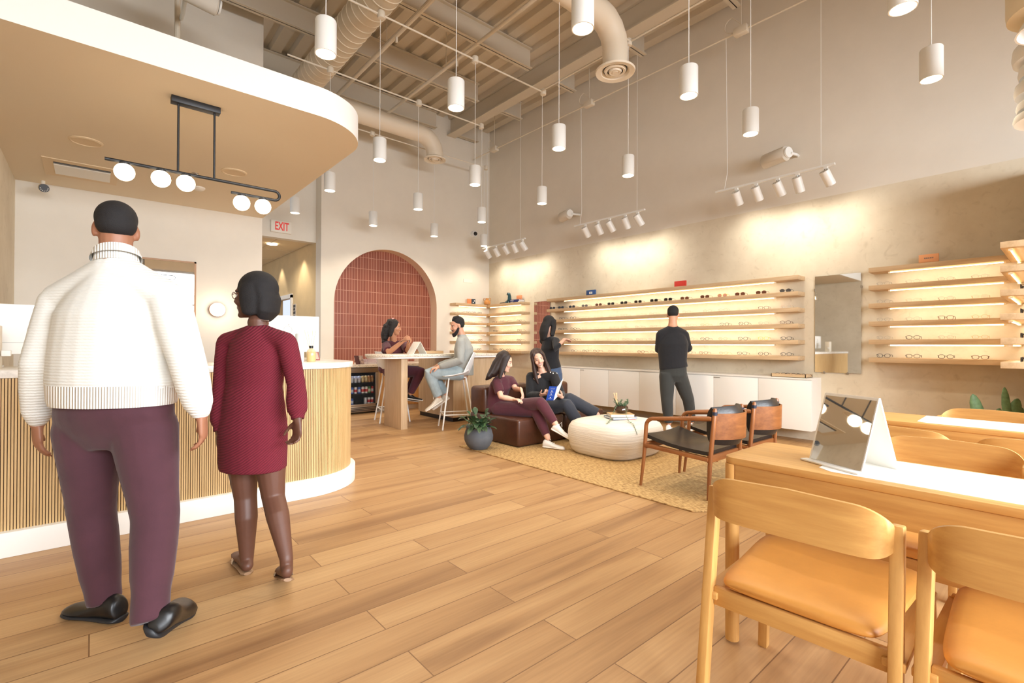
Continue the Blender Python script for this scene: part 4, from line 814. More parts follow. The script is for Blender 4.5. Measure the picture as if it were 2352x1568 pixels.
for k in range(9):
    a = 2*PI*k/9; b0 = c0+V((.035*math.cos(a), .035*math.sin(a), .06)); h = rnd.uniform(.05, .10)
    st = [b0, b0+V((.02*math.cos(a), .02*math.sin(a), h*.5)), b0+V((.045*math.cos(a), .045*math.sin(a), h))]; w.tube(st, .0025, 5)
    for j in range(26):
        f = j/25; q = st[0].lerp(st[2], f); e = rnd.uniform(0, 2*PI); leaf(w, q, V((math.cos(e), math.sin(e), .5)), .028, .010)
def trail(pts, dens):
    w.tube(pts, .0022, 5)
    for p, q in zip(pts, pts[1:]):
        for j in range(dens): e = rnd.uniform(0, 2*PI); leaf(w, p.lerp(q, j/dens), V((math.cos(e), math.sin(e), rnd.uniform(-.2, .6))), .020, .006)
trail([c0+V(p) for p in ((-.03, 0, .08), (-.09, .0, .085), (-.14, .01, .0), (-.2, -.02, -.045), (-.29, -.06, -.052), (-.37, -.10, -.062), (-.425, -.13, -.10), (-.455, -.14, -.17), (-.46, -.15, -.24))], 9)
trail([c0+V(p) for p in ((.0, -.05, .08), (-.05, -.1, .06), (-.09, -.13, -.01), (-.16, -.22, -.055), (-.2, -.29, -.06), (-.24, -.345, -.09), (-.25, -.385, -.16))], 7)
w.build('foliage', gm, t); w = MB()
for k in range(8): a = rnd.uniform(-.5, .5); w.tube([c0+V((-.03, .02, .08)), c0+V((-.045+.05*a, .03, .15)), c0+V((-.05+.11*a, .03+.03*rnd.uniform(-1, 1), .225))], [.001, .0016, .003], 5)
w.build('dried_grass', mat('dried_grass', (222, 190, 146), .8), t)
t = thing('potted_peace_lily', 'dark-leaved plant in a round charcoal pot at the sofa corner', 'plant', (3.36, 4.47, .011)); c0 = V((3.36, 4.47, .011))
MB().lathe([(.06, 0), (.10, .003), (.135, .04), (.163, .10), (.167, .15), (.152, .205), (.138, .235), (.146, .252), (.140, .258), (.128, .25), (.125, .23), (.002, .225)], c0, 36).build('pot', mat('charcoal_pot', (84, 88, 94), .75, noise=.15, nscale=12), t, smooth=True)
MB().lathe([(.002, .228), (.126, .23)], c0, 20).build('soil', MATS['soil'], t); w = MB(); ws = MB(); rnd = random.Random(11)
for k in range(58):
    a = rnd.uniform(0, 2*PI); el = rnd.uniform(.15, 1.25); d = V((math.cos(a)*math.cos(el), math.sin(a)*math.cos(el), math.sin(el))); sl = rnd.uniform(.05, .17)*(.6+.5*math.sin(el)); b0 = c0+V((.05*math.cos(a), .05*math.sin(a), .228)); q = b0+d*sl
    ws.tube([b0, b0.lerp(q, .6)+V((0, 0, .02)), q], .003, 5); leaf(w, q-d*.01, (d+V((0, 0, .05))), rnd.uniform(.11, .17), rnd.uniform(.026, .036), bend=rnd.uniform(.35, .8), fold=.2)
w.build('foliage', mat('lily_leaf', (52, 76, 48), .35, noise=.35, nscale=9), t); ws.build('stem', mat('lily_stem', (84, 112, 62), .5), t)
# ------------------------------------------------------------------ walnut armchairs
M_BLEATH = mat('black_leather', (34, 32, 32), .36, bump=.1, bscale=60, noise=.1, nscale=6)
def armchair(label, c, rz):
    """faces +Y; origin under the middle of the seat"""
    t = thing('armchair', label, 'armchair', c, rz, group='walnut armchairs with black leather')
    ew = .305
    for s in (-1, 1):
        pts = [(s*.308, .285, 0), (s*.296, .265, .2), (s*.29, .25, .40)]+[(s*.288, .245-.075*(1-math.cos(a)), .50+.075*math.sin(a)) for a in [PI/2*i/8 for i in range(9)]]
        MB().tube(pts[:3]+pts[3:5], [.0115, .015, .0165, .0165, .0165], 14).build('front_leg', M_WALNUTZ, t, local=True, smooth=True)
        MB().tube(pts[4:]+[(s*.278, .02, .592), (s*.258, -.16, .612), (s*.243, -.285, .622), (s*.242, -.305, .622)], [.0165]*8+[.017, .0185, .019, .015], 14, side=(1, 0, 0)).build('armrest', M_WALNUT, t, local=True, smooth=True)
        MB().tube([(s*.262, -.29, 0), (s*.25, -.295, .25), (s*.235, -.31, .5), (s*.228, -.325, .69), (s*.2275, -.326, .705)], [.0125, .017, .018, .0165, .010], 14).build('rear_leg', M_WALNUTZ, t, local=True, smooth=True)
        MB().tube([(s*.2285, -.324, .652), (s*.228, -.325, .678)], [.0195, .0195], 14).build('strap', mat('strap_leather', (36, 44, 62), .4), t, local=True)
        MB().bar((s*.285, .25, .345), (s*.25, -.29, .31), .028, .06, (0, 0, 1)).build('side_rail', M_WALNUT, t, local=True, bevel=.004)
    for y, x, z in ((.245, .285, .345), (-.285, .25, .31)): MB().bar((-x, y, z), (x, y, z), .026, .055, (0, 1, 0)).build('cross_rail', M_WALNUTX, t, local=True, bevel=.004)
    R = []; n = 14
    for z, in_ in ((.462, 0), (.668, 0)):
        pass
    vs = []; f = []
    for z in (.465, .535, .6, .665):
        for j in range(n+1):
            u_ = -1+2*j/n; y = -.315-.115*(1-abs(u_)**2.2)-(.02*(z-.46)); x = u_*.226
            vs += [(x, y-.006, z), (x, y+.006, z)]
    k = 2*(n+1)
    for r in range(3):
        for j in range(n): a = r*k+2*j; f += [(a, a+2, a+k+2, a+k), (a+1, a+k+1, a+k+3, a+3)]
    for j in range(n): a = 2*j; f += [(a, a+1, a+3, a+2)]; a += 3*k; f += [(a, a+2, a+3, a+1)]
    MB().add(vs, f).build('back_panel', M_WALNUTX, t, local=True, smooth=True)
    w = MB(); R = []
    for i in range(9):
        v_ = -1+2*i/8; z = .565+.155*v_; th = .034*(1-abs(v_)**4)+.004
        ring_ = []
        for j in range(13):
            u_ = -1+2*j/12; ring_.append(V((u_*.212, -.30-.10*(1-u_*u_)+th+.012+.03*(1-u_*u_)*abs(v_)**2*0, z-.012*u_*u_*(1 if v_ > 0 else -1)*abs(v_))))
        for j in range(12, -1, -1):
            u_ = -1+2*j/12; ring_.append(V((u_*.212, -.30-.10*(1-u_*u_)-th+.014, z-.012*u_*u_*(1 if v_ > 0 else -1)*abs(v_))))
        R.append(ring_)
    w.rings(R); w.build('back_cushion', M_BLEATH, t, local=True, smooth=True)
    w = MB(); R = []; n = 10
    for i in range(11):
        f_ = i/10; y = .275-.55*f_; hw = .278-.03*f_; z = .43-.075*f_-.02*math.sin(PI*f_)
        top = [V((hw*u_, y, z-.03*(1-u_*u_)*math.sin(PI*min(1, f_+.2))+.012)) for u_ in [-1+2*j/n for j in range(n+1)]]; bot = [V((p.x, p.y, p.z-.03)) for p in reversed(top)]
        R.append(top+bot)
    w.rings(R); w.build('seat', M_BLEATH, t, local=True, smooth=True)
    return t
AC = armchair('walnut armchair with black leather seat, nearer of the two on the rug', (3.84, 2.13, .011), 0)
dup(tree(AC), (4.53, 2.12, .011), -.02, 'walnut armchair with black leather seat, farther one beside the white cabinets')
# ------------------------------------------------------------------ fitting desks and chairs
def desk(label, x0, x1, y0, y1):
    t = thing('desk', label, 'desk', (x0, y1, 0)); r = .045
    pl = [(x0, y0), (x1, y0)]+[(x1-r+r*math.cos(a), y1-r+r*math.sin(a)) for a in [PI/2*i/6 for i in range(7)]]+[(x0+r-r*math.sin(a), y1-r+r*math.cos(a)) for a in [PI/2*i/6 for i in range(7)]]
    MB().prism(pl, .722, .75).build('desktop', M_DESKY, t, bevel=.004)
    for x in (x0+.005, x1-.023): MB().box(x, x+.018, y0, y1-.05, .615, .722).build('apron', M_DESKY, t, bevel=.002)
    MB().box(x0+.05, x1-.05, y1-.024, y1-.006, .615, .722).build('apron', M_DESKX, t, bevel=.002)
    for x in (x0+.027, x1-.027):
        for y in (y1-.03, y0+.03): MB().tube([(x, y, .722), (x, y, .01)], .0265, 18).build('leg', M_DESKZ, t, smooth=True)
    MB().add([(x0+.085, .62, .751), (x1-.02, .63, .751), (x1-.02, y0, .751), (x0+.05, y0, .751), (x0+.05, .575, .751)]+[(x0+.085, .62, .7495), (x1-.02, .63, .7495), (x1-.02, y0, .7495), (x0+.05, y0, .7495), (x0+.05, .575, .7495)], [(0, 1, 2, 3, 4), (0, 5, 6, 1), (3, 8, 9, 4), (4, 9, 5, 0)]).build('white_inlay', mat('white_mat', (246, 246, 244), .5), t)
desk('honey oak fitting desk in the foreground with white inlay and mirror', 1.95, 2.40, -1.3, .945)
desk('second honey oak fitting desk, behind the foreground desk', 3.65, 4.10, -1.3, .945)
t = tent('tabletop_mirror', 'white tented tabletop mirror with square glass on the foreground desk', (2.165, .553, .751), -PI/2-.44, .215, .262, .085, M_WHITE, M_MIRROR)
M_TAN = mat('tan_leather', (212, 150, 74), .45, noise=.1, nscale=5, bump=.05, bscale=80)
def wood_chair(label, c, rz):
    """faces +X"""
    t = thing('dining_chair', label, 'chair', c, rz, group='bent oak chairs with tan seats')
    for s in (-1, 1):
        MB().bar((-.33, s*.243, 0), (-.232, s*.238, .738), .030, .042, (0, 1, 0)).build('rear_leg', M_DESKZ, t, local=True, bevel=.005)
        MB().bar((.255, s*.262, 0), (.235, s*.245, .42), .034, .034, (0, 1, 0)).build('front_leg', M_DESKZ, t, local=True, bevel=.004)
        MB().bar((-.285, s*.236, .40), (.235, s*.243, .405), .022, .05, (0, 0, 1)).build('side_rail', M_DESKX, t, local=True, bevel=.003)
    for x, s in ((-.264, .225), (.235, .24)): MB().bar((x, -s, .398), (x, s, .398), .022, .058, (1, 0, 0)).build('cross_rail', M_DESKY, t, local=True, bevel=.003)
    # backrest: a bent band, arched on top, that hooks forward into the rear legs
    n = 40; vs = []; f = []
    for j in range(n+1):
        u_ = -1+2*j/n; a = abs(u_); y = .240*math.sin(u_*PI/2*.97)/math.sin(PI/2*.97); x = -.312+.106*a**4.5
        top = .795-.012*a-.075*max(0, (a-.45)/.55)**1.9; bot = .658+.03*max(0, (a-.55)/.45)**2
        for z in (bot, bot+(top-bot)*.5, top): vs += [(x-.0065-.012*(.73-z), y, z), (x+.0065-.012*(.73-z), y, z)]
    for j in range(n):
        for r in (0, 2): a = j*6+r; f += [(a, a+2, a+8, a+6), (a+1, a+7, a+9, a+3)]
        a = j*6; f += [(a, a+6, a+7, a+1), (a+4, a+5, a+11, a+10)]
    f += [(0, 1, 3, 2), (2, 3, 5, 4), (n*6, n*6+2, n*6+3, n*6+1), (n*6+2, n*6+4, n*6+5, n*6+3)]
    MB().add(vs, f).build('backrest', M_DESKY, t, local=True, smooth=True)
    R = []
    for i in range(21):
        f_ = .5-.5*math.cos(PI*(.02+.96*i/20)); x = -.278+.535*f_; e = (1-abs(2*f_-1)**4.5)**.3; hw = (.212+.04*f_)*(.80+.20*e); R.append([])
        up = .034*e+.001
        for j in range(24):
            q = 2*PI*j/24; cx, sz = math.cos(q), math.sin(q); yy = hw*math.copysign(abs(cx)**.42, cx); zz = math.copysign(abs(sz)**.8, sz)
            dish = -.022*(1-(yy/.25)**2)*max(0, 1-abs(2*f_-1)**2)
            R[-1].append(V((x, yy, .448+(up*zz+dish if sz > 0 else up*.8*zz))))
    MB().rings(R).build('seat', M_TAN, t, local=True, smooth=True)
    return t
CH = wood_chair('bent oak chair with tan seat at the foreground desk, left of the near pair', (1.80, .548, 0), .04)
CT = tree(CH)
dup(CT, (1.81, .0, 0), -.02, 'bent oak chair with tan seat cut by the right edge, right of the near pair')
dup(CT, (2.50, .36, 0), PI, 'bent oak chair facing us across the foreground desk, behind the mirror')
dup(CT, (3.37, .62, 0), .0, 'bent oak chair tucked at the second desk, just right of the desk mirror')
dup(CT, (3.38, .08, 0), .02, 'bent oak chair tucked at the second desk, at the right edge')
dup(CT, (4.02, .36, 0), PI-.03, 'bent oak chair on the far side of the second desk, before the cactus')
# ------------------------------------------------------------------ cactus
t = thing('potted_cactus', 'green pad cactus in a terracotta pot by the stucco wall', 'plant', (6.35, .52, 0)); cm = mat('cactus_green', (104, 138, 96), .55, noise=.35, nscale=24)
c0 = V((6.35, .52, 0)); MB().lathe([(.12, 0), (.17, .02), (.19, .26), (.205, .27), (.205, .31), (.18, .31), (.17, .27), (.002, .26)], c0, 28).build('pot', mat('terracotta', (186, 116, 84), .8), t, smooth=True)
def pad(p, q, w_, th, nm='pad'):
    p, q = V(p), V(q); pts = [p.lerp(q, f) for f in (0, .12, .35, .6, .82, .95, 1)]; MB().tube(pts, [(w_*k, th*k) for k in (.3, .62, .95, 1, .8, .45, .12)], 16, side=(.653, -.757, 0)).build(nm, cm, t, smooth=True)
B = lambda x, y, k=4.55: P(x, y, k)
for a, b, w_ in (((2262, 1000), (2234, 905), .055), ((2316, 985), (2307, 889), .034), ((2285, 1000), (2296, 937), .042), ((2318, 985), (2338, 915), .055), ((2315, 1000), (2325, 935), .035), ((2344, 985), (2346, 935), .03), ((2290, 1080), (2262, 1000), .06), ((2310, 1100), (2316, 985), .06)):
    pad(B(*a), B(*b), w_, .026)
MB().tube([c0+V((0, 0, .25)), B(2312, 1060), B(2316, 1000)], [.06, .05, .04], 12).tube([c0+V((-.02, .05, .25)), B(2290, 1075), B(2275, 1040)], [.05, .05, .03], 12).build('trunk', cm, t, smooth=True)
# ------------------------------------------------------------------ people
def blob(w, name, mats, parent, vox=.007, it=3, pick=None):
    """joins the overlapping limbs of W into one continuous skin"""
    me = bpy.data.meshes.new(name); me.from_pydata([tuple(p) for p in w.v], [], w.f)
    bm = bmesh.new(); bm.from_mesh(me); bmesh.ops.recalc_face_normals(bm, faces=bm.faces[:]); bm.to_mesh(me); bm.free()
    tmp = bpy.data.objects.new(name, me); COL.objects.link(tmp)
    r = tmp.modifiers.new('r', 'REMESH'); r.mode = 'VOXEL'; r.voxel_size = vox
    sm = tmp.modifiers.new('s', 'SMOOTH'); sm.factor = .5; sm.iterations = it
    dg = bpy.context.evaluated_depsgraph_get(); m2 = bpy.data.meshes.new_from_object(tmp.evaluated_get(dg))
    bpy.data.objects.remove(tmp); m2.name = name; m2.materials.clear()
    for m in (mats if isinstance(mats, (list, tuple)) else [mats]): m2.materials.append(m)
    if pick:
        for p in m2.polygons: p.material_index = pick(p.center)
    m2.polygons.foreach_set('use_smooth', [True]*len(m2.polygons))
    m2.transform(TM[parent.name].inverted())
    o = bpy.data.objects.new(name, m2); COL.objects.link(o); o.parent = parent; TM[o.name] = TM[parent.name]; return o
def limb(w, pts, rs, seg=14, side=None): w.tube(pts, rs, seg, side=side, round_=True)
def mix(a, b, f): return a.lerp(b, f)
def yoke(w, nb, shs, tr, sr, drop=.045):
    """the slope of the shoulders from the neck out to each joint"""
    for s_ in shs: limb(w, [nb-V((0, 0, drop)), mix(nb, s_, .5)-V((0, 0, drop*.55)), s_], [tr, (tr+sr)/2, sr])
def flat(w, pts, rs, seg=16, side=None): w.tube(pts, rs, seg, side=side)
def leg(w, h, k, a, r=(.085, .06, .056, .036), off=0, back=V((0, 0, 0))):
    r = [x+off for x in r]
    limb(w, [h, mix(h, k, .5), k, mix(k, a, .3)+back*.02, mix(k, a, .65)+back*.008, a], [r[0], (r[0]*.55+r[1]*.45), r[1], r[2], (r[2]+r[3])*.5, r[3]])
def arm(w, s, e, h, r=(.05, .043, .036, .037, .026), off=0):
    r = [x+off for x in r]
    limb(w, [s, mix(s, e, .45), e, mix(e, h, .35), h], list(r))
def hand(w, wr, d, n, s=1, curl=.5, thumb=1, spread=.06):
    """palm, four unequal bent fingers and a thumb from the side of the palm; n points out of the palm"""
    d = V(d).normalized(); n = V(n); n = (n-d*n.dot(d)).normalized(); l = d.cross(n)*thumb
    q = lambda a, b, c=0: wr+(d*a+l*b+n*c)*s
    w.tube([q(-.02, 0), q(.0, 0), q(.035, .004), q(.075, .0), q(.092, -.002)], [(.026*s, .02*s), (.028*s, .019*s), (.040*s, .0165*s), (.042*s, .0145*s), (.036*s, .011*s)], 16, side=l, round_=True)
    for i, (b, L_) in enumerate(((.031, .072), (.0105, .082), (-.0105, .076), (-.031, .060))):
        p = q(.078, b*.92); a = 0; pts = [p]; dd = d+l*(spread*(1.5-i)); dd.normalize()
        for f in (.45, .31, .24):
            a += curl*(.75 if f > .4 else 1); e = dd*math.cos(a)+n*math.sin(a); pts.append(pts[-1]+e*L_*f*s)
        limb(w, pts, [.0092*s, .0088*s, .008*s, .0068*s], 10)
    p = q(.018, .026, .004); t1 = (d*.62+l*.72+n*.28).normalized(); t2 = (d*.85+l*.32+n*.42).normalized()
    limb(w, [p, p+t1*.036*s, p+t1*.036*s+t2*.03*s, p+t1*.036*s+t2*.055*s], [.0135*s, .0115*s, .0098*s, .0078*s], 10)
class Head:
    def __init__(h, c, f, u=(0, 0, 1), s=1):
        h.c = V(c); h.f = V(f).normalized(); u = V(u); h.u = (u-h.f*u.dot(h.f)).normalized(); h.r = h.f.cross(h.u); h.s = s
        h.M = Matrix((h.r, h.f, h.u)).transposed()
    def p(h, x, y, z): return h.c+h.M @ V((x, y, z))*h.s
    def loc(h, q): return (h.M.transposed() @ (q-h.c))/h.s
    def shape(h, w, beard=0):
        s = h.s; B = lambda c, r, sc: w.ball(h.p(*c), r*s, sc, 18, 12, h.M)
        B((0, -.012, .035), 1, (.074, .094, .085))
        w.rings([[h.p(a*math.cos(t), y+b*math.sin(t), z) for t in [2*PI*i/20 for i in range(20)]] for z, a, y, b in ((.085, .052, .005, .062), (.06, .062, .012, .074), (.02, .065, .018, .074), (-.03, .061, .022, .071), (-.065, .050, .03, .060), (-.095, .034, .042, .044), (-.113, .02, .052, .026))])
        limb(w, [h.p(0, .088, .022), h.p(0, .098, -.004), h.p(0, .105, -.022), h.p(0, .094, -.032)], [.008*s, .010*s, .0125*s, .0105*s], 10)
        for x in (-1, 1):
            B((x*.074, -.006, -.004), 1, (.010, .02, .032)); B((x*.036, .064, -.026), .026, (1, .9, 1)); B((x*.011, .093, -.030), .009, (1, 1, .8)); B((x*.032, .078, .034), .014, (1.4, .7, .5))
        B((0, .087, -.054), 1, (.023, .009, .007)); B((0, .086, -.064), 1, (.020, .009, .007)); B((0, .078, -.098), .019, (1, .9, .9))
    def pick(h, smile=0, beard=None):
        def fn(q):
            l = h.loc(q); x, y, z = abs(l.x), l.y, l.z
            if y < .045 or z > .06 or z < -.13 or x > .08: return 0
            if y > .05 and (((x-.031)/.0155)**2+((z-.010)/.0062)**2) < 1: return 3 if ((x-.031)/.0068)**2+((z-.010)/.0075)**2 < 1 else 2
            if ((x-.033)/.021)**2+((z-.029-.004*(1-abs(x-.033)/.02))/.0038)**2 < 1: return 4
            dz = z+.058-smile*.010*(x/.024)**2
            if x < .024+.006*smile and abs(dz) < .0115*(1-(x/.034)**2):
                return 2 if smile and abs(dz) < .0045 and x < .021 else 1
            if beard and (z < -.045 or (x > .045 and z < -.02)) and not (x < .024 and abs(z+.058) < .012): return 4
            return 0
        return fn
    def neck(h, w, base, r=.052): limb(w, [h.p(0, -.02, -.03), h.p(0, -.022, -.085), mix(h.p(0, -.022, -.085), base, .6), base], [r*.98*h.s, r*.95, r, r*1.15])
    def cap(h, w, grow=0, back=.028, top=.042, sc=(.084, .098, .092)): w.ball(h.p(0, -back, top), 1*h.s, tuple(x+grow for x in sc), 22, 14, h.M)
def skin_mats(nm, skin, lip, hair, white=(206, 196, 188)):
    return [mat('skin_'+nm, skin, .5, noise=.05, nscale=30), mat('lips_'+nm, lip, .4), mat('eye_white', white, .3), mat('iris', (38, 26, 20), .2), mat('brow_'+nm, hair, .8)]
def cloth(nm, col, bump=.25, bscale=60, rough=.9, stretch=(1, 1, 1), noise=.1, nscale=9): return mat('cloth_'+nm, col, rough, noise=noise, nscale=nscale, bump=bump, bscale=bscale, stretch=stretch, sheen=.15)
def person(label, at): return thing('person', label, 'person', tuple(at))
def shoe(parent, heel, toe, m, sole, up=(0, 0, 1), w_=.045, h_=.075, nm='shoe', laces=None, tall=.02):
    """heel and toe are points on the sole line; the heel point lies under the ankle's back"""
    heel, toe, up = V(heel), V(toe), V(up); d = toe-heel; L_ = d.length; d.normalize(); up = (up-d*up.dot(d)).normalized(); l = d.cross(up)
    R = lambda f, hw, z0, z1, n=16: [heel+d*L_*f+l*hw*math.cos(a)*(1 if abs(math.cos(a)) < .99 else 1)+up*(z0+(z1-z0)*(.5+.5*math.sin(a))) for a in [2*PI*i/n for i in range(n)]]
    def dense(q, m=3):
        o = []
        for i in range(len(q)-1):
            a, b, c, d_ = q[max(0, i-1)], q[i], q[i+1], q[min(len(q)-1, i+2)]
            for k in range(m):
                t = k/m; o.append(tuple(.5*((2*b[j])+(c[j]-a[j])*t+(2*a[j]-5*b[j]+4*c[j]-d_[j])*t*t+(3*b[j]-a[j]-3*c[j]+d_[j])*t**3) for j in range(len(b))))
        return o+[q[-1]]
    w = MB(); w.rings([R(*q) for q in dense([(-.035, w_*.3, .02, .04), (-.02, w_*.55, .012, .06), (.02, w_*.76, .008, h_+tall), (.14, w_*.82, .006, h_+tall+.012), (.30, w_*.82, .006, h_+.012), (.5, w_*.94, .006, h_*.8), (.72, w_*1.05, .006, h_*.62), (.88, w_*.92, .008, h_*.54), (.96, w_*.68, .01, h_*.46), (1.0, w_*.3, .014, h_*.34)])])
    o = w.build(nm, m, parent, smooth=True); s = MB()
    s.rings([R(f, hw, 0, .026) for f, hw in dense([(-.045, w_*.3), (-.02, w_*.62), (.05, w_*.84), (.25, w_*.86), (.5, w_*.92), (.74, w_*1.1), (.9, w_*.97), (.98, w_*.66), (1.015, w_*.3)])]); s.build('sole', sole, o, smooth=True)
    if laces:
        q = MB()
        for f in (.34, .42, .5): q.tube([heel+d*L_*f-l*w_*.45+up*(h_*.9-.3*(f-.34)*h_), heel+d*L_*f+up*(h_*1.03-.9*(f-.34)*h_), heel+d*L_*f+l*w_*.45+up*(h_*.9-.3*(f-.34)*h_)], .0035, 6)
        q.tube([heel+d*L_*.2+up*(h_+tall), heel+d*L_*.27+up*(h_+tall+.045)+l*.01, heel+d*L_*.36+up*(h_+.02)], .003, 6); q.build('laces', laces, o)
    return o
M_RUBBER = mat('white_rubber', (236, 230, 222), .5)

# ---- the man in the white sweater, walking away
g = person('person in white knit sweater and maroon trousers walking away at the left', P(262, 1425, 2.1)*1)
K = 2.1
hd = Head(P(267, 531, 2.14), (.03, 1, -.02), s=1.0); nb = P(268, 600, 2.1)
shL, shR, elL, elR, wrL, wrR = P(142, 692, 2.13), P(388, 690, 2.08), P(92, 838, 2.10), P(432, 836, 2.02), P(86, 972, 2.16), P(462, 952, 2.05)
hpL, hpR, knL, knR, anL, anR = P(204, 985, 2.12), P(332, 985, 2.1), P(212, 1180, 2.15), P(358, 1185, 2.04), P(240, 1378, 2.13), P(346, 1386, 1.90)
side = (shR-shL).normalized(); fwd = V((0, 1, 0)); pel, wai, che = P(264, 965, 2.1), P(262, 860, 2.1), P(266, 725, 2.1)
w = MB(); hd.shape(w); hd.neck(w, nb, .062)
w.tube([P(266, 985, 2.1), P(265, 945, 2.1), wai, che, P(268, 675, 2.1), P(268, 640, 2.1)], [(.1, .07), (.19, .10), (.20, .13), (.21, .13), (.17, .10), (.08, .07)], 20, side=side, round_=True); yoke(w, nb, (shL, shR), .06, .055)
for s_, e_, h_, th in ((shL, elL, wrL, -1), (shR, elR, wrR, 1)): arm(w, s_, e_, h_, (.06, .052, .044, .043, .03))
hand(w, wrL, (.02, .05, -1), (.8, .25, 0), 1.08, .35, -1); hand(w, wrR, (.12, .12, -1), (-.8, .3, 0), 1.08, .45, 1)
for h_, k_, a_ in ((hpL, knL, anL), (hpR, knR, anR)): leg(w, h_, k_, a_, (.09, .065, .06, .04))
ms = skin_mats('walker', (158, 108, 82), (140, 88, 72), (26, 22, 22)); blob(w, 'body', ms, g, .007, 3, hd.pick())
w = MB(); hd.cap(w, -.002, .022, .050, (.079, .092, .080)); w.ball(hd.p(0, -.038, .022), hd.s, (.074, .072, .062), 20, 12, hd.M); blob(w, 'hair', mat('hair_black', (24, 22, 24), .75, noise=.3, nscale=200, bump=.4, bscale=400), g, .006, 2)
def _knit(N, L, b):
    tc = N.new('ShaderNodeTexCoord'); wv = N.new('ShaderNodeTexWave'); wv.wave_type = 'BANDS'; wv.bands_direction = 'Z'; wv.inputs['Scale'].default_value = 26; wv.inputs['Distortion'].default_value = 1.5; wv.inputs['Detail'].default_value = 2; wv.inputs['Detail Scale'].default_value = 3
    L.new(tc.outputs['Object'], wv.inputs['Vector']); bp = N.new('ShaderNodeBump'); bp.inputs['Strength'].default_value = .35; bp.inputs['Distance'].default_value = .006; L.new(wv.outputs[0], bp.inputs['Height']); L.new(bp.outputs[0], b.inputs['Normal'])
    b.inputs['Base Color'].default_value = lin(228, 230, 226)
M_KNIT = tex_mat('white_knit', _knit, .95)
def _rib(N, L, b):
    tc = N.new('ShaderNodeTexCoord'); wv = N.new('ShaderNodeTexWave'); wv.wave_type = 'BANDS'; wv.bands_direction = 'X'; wv.inputs['Scale'].default_value = 36
    L.new(tc.outputs['Object'], wv.inputs['Vector']); bp = N.new('ShaderNodeBump'); bp.inputs['Strength'].default_value = .6; bp.inputs['Distance'].default_value = .008; L.new(wv.outputs[0], bp.inputs['Height']); L.new(bp.outputs[0], b.inputs['Normal'])
    b.inputs['Base Color'].default_value = lin(230, 230, 226)
M_RIB = tex_mat('white_rib', _rib, .95)
w = MB(); w.tube([P(262, 905, 2.1), P(262, 875, 2.1), P(262, 820, 2.1), che, P(267, 680, 2.1), P(268, 640, 2.105), P(268, 612, 2.11)], [(.262, .165), (.275, .175), (.268, .17), (.25, .155), (.20, .125), (.11, .095), (.08, .078)], 24, side=side); yoke(w, nb, (shL, shR), .085, .078)
for s_, e_, h_ in ((shL, elL, wrL), (shR, elR, wrR)):
    limb(w, [s_, mix(s_, e_, .4), e_, mix(e_, h_, .4), mix(e_, h_, .8), mix(e_, h_, .9)], [.08, .077, .069, .066, .056, .045])
sw = blob(w, 'sweater', M_KNIT, g, .009, 4)
w = MB(); w.tube([P(262, 927, 2.1), P(262, 918, 2.1), P(262, 880, 2.1)], [(.255, .168), (.262, .172), (.27, .175)], 40, side=side); w.build('hem', M_RIB, sw, smooth=True)
w = MB(); w.tube([P(268, 606, 2.105), P(268, 590, 2.11), P(268, 577, 2.115)], [(.085, .08), (.078, .075), (.072, .07)], 28, side=side); w.tube([P(268, 592, 2.108), P(268, 580, 2.113), P(268, 596, 2.105)], [(.076, .073), (.082, .08), (.094, .09)], 28, side=side, cap=False); w.build('collar', M_RIB, sw, smooth=True)
M_MAROON = cloth('maroon', (72, 38, 48), bump=.3, bscale=14, noise=.15, nscale=6)
w = MB(); w.tube([P(268, 1025, 2.1), P(266, 985, 2.1), P(264, 950, 2.1), P(263, 905, 2.1)], [(.19, .085), (.235, .13), (.25, .155), (.235, .155)], 24, side=side)
for h_, k_, a_, f_ in ((hpL, knL, anL, 0), (hpR, knR, anR, 1)):
    flat(w, [h_+V((0, 0, .05)), h_, mix(h_, k_, .35), mix(h_, k_, .75), k_, mix(k_, a_, .35), mix(k_, a_, .7), mix(k_, a_, .85), mix(k_, a_, 1.2 if f_ else 1.02)], [.115, .126, .112, .094, .087, .083, .074, .066, .064])
blob(w, 'trousers', M_MAROON, g, .009, 9)
shoe(g, V((.10, 2.70, 0)), V((-.07, 2.93, 0)), M_BLACKP, mat('black_rubber', (30, 32, 36), .5), w_=.054, h_=.08)
hl = anR+V((-.01, -.075, -.085)); shoe(g, hl, V((.335, 2.62, .012)), M_BLACKP, MATS['black_rubber'], up=(0, -.75, .6), w_=.052, h_=.08)

# ---- the woman in the burgundy dress
g = person('person in burgundy knit dress and sandals walking away beside the counter', P(567, 1320, 2.54))
hd = Head(P(584, 682, 2.57), (-.78, .66, -.05), s=.94); nb = P(593, 742, 2.55)
shL, shR = P(521, 786, 2.6), P(659, 786, 2.5); side = (shR-shL).normalized()
elL, wrL, elR, wrR = P(510, 895, 2.55), P(506, 995, 2.48), P(680, 880, 2.5), P(684, 966, 2.44)
hpL, hpR, knL, knR, anL, anR = P(552, 1000, 2.56), P(616, 1000, 2.53), P(564, 1142, 2.58), P(628, 1142, 2.52), P(567, 1290, 2.56), P(658, 1283, 2.36)
w = MB(); hd.shape(w); hd.neck(w, nb, .046)
w.tube([P(583, 1020, 2.54), P(582, 985, 2.54), P(585, 895, 2.55), P(590, 815, 2.55), P(591, 782, 2.55), P(592, 756, 2.55)], [(.1, .09), (.165, .12), (.125, .095), (.14, .1), (.12, .075), (.06, .05)], 20, side=side, round_=True); yoke(w, nb, (shL, shR), .045, .037)
for s_, e_, h_ in ((shL, elL, wrL), (shR, elR, wrR)): arm(w, s_, e_, h_, (.042, .037, .03, .031, .022))
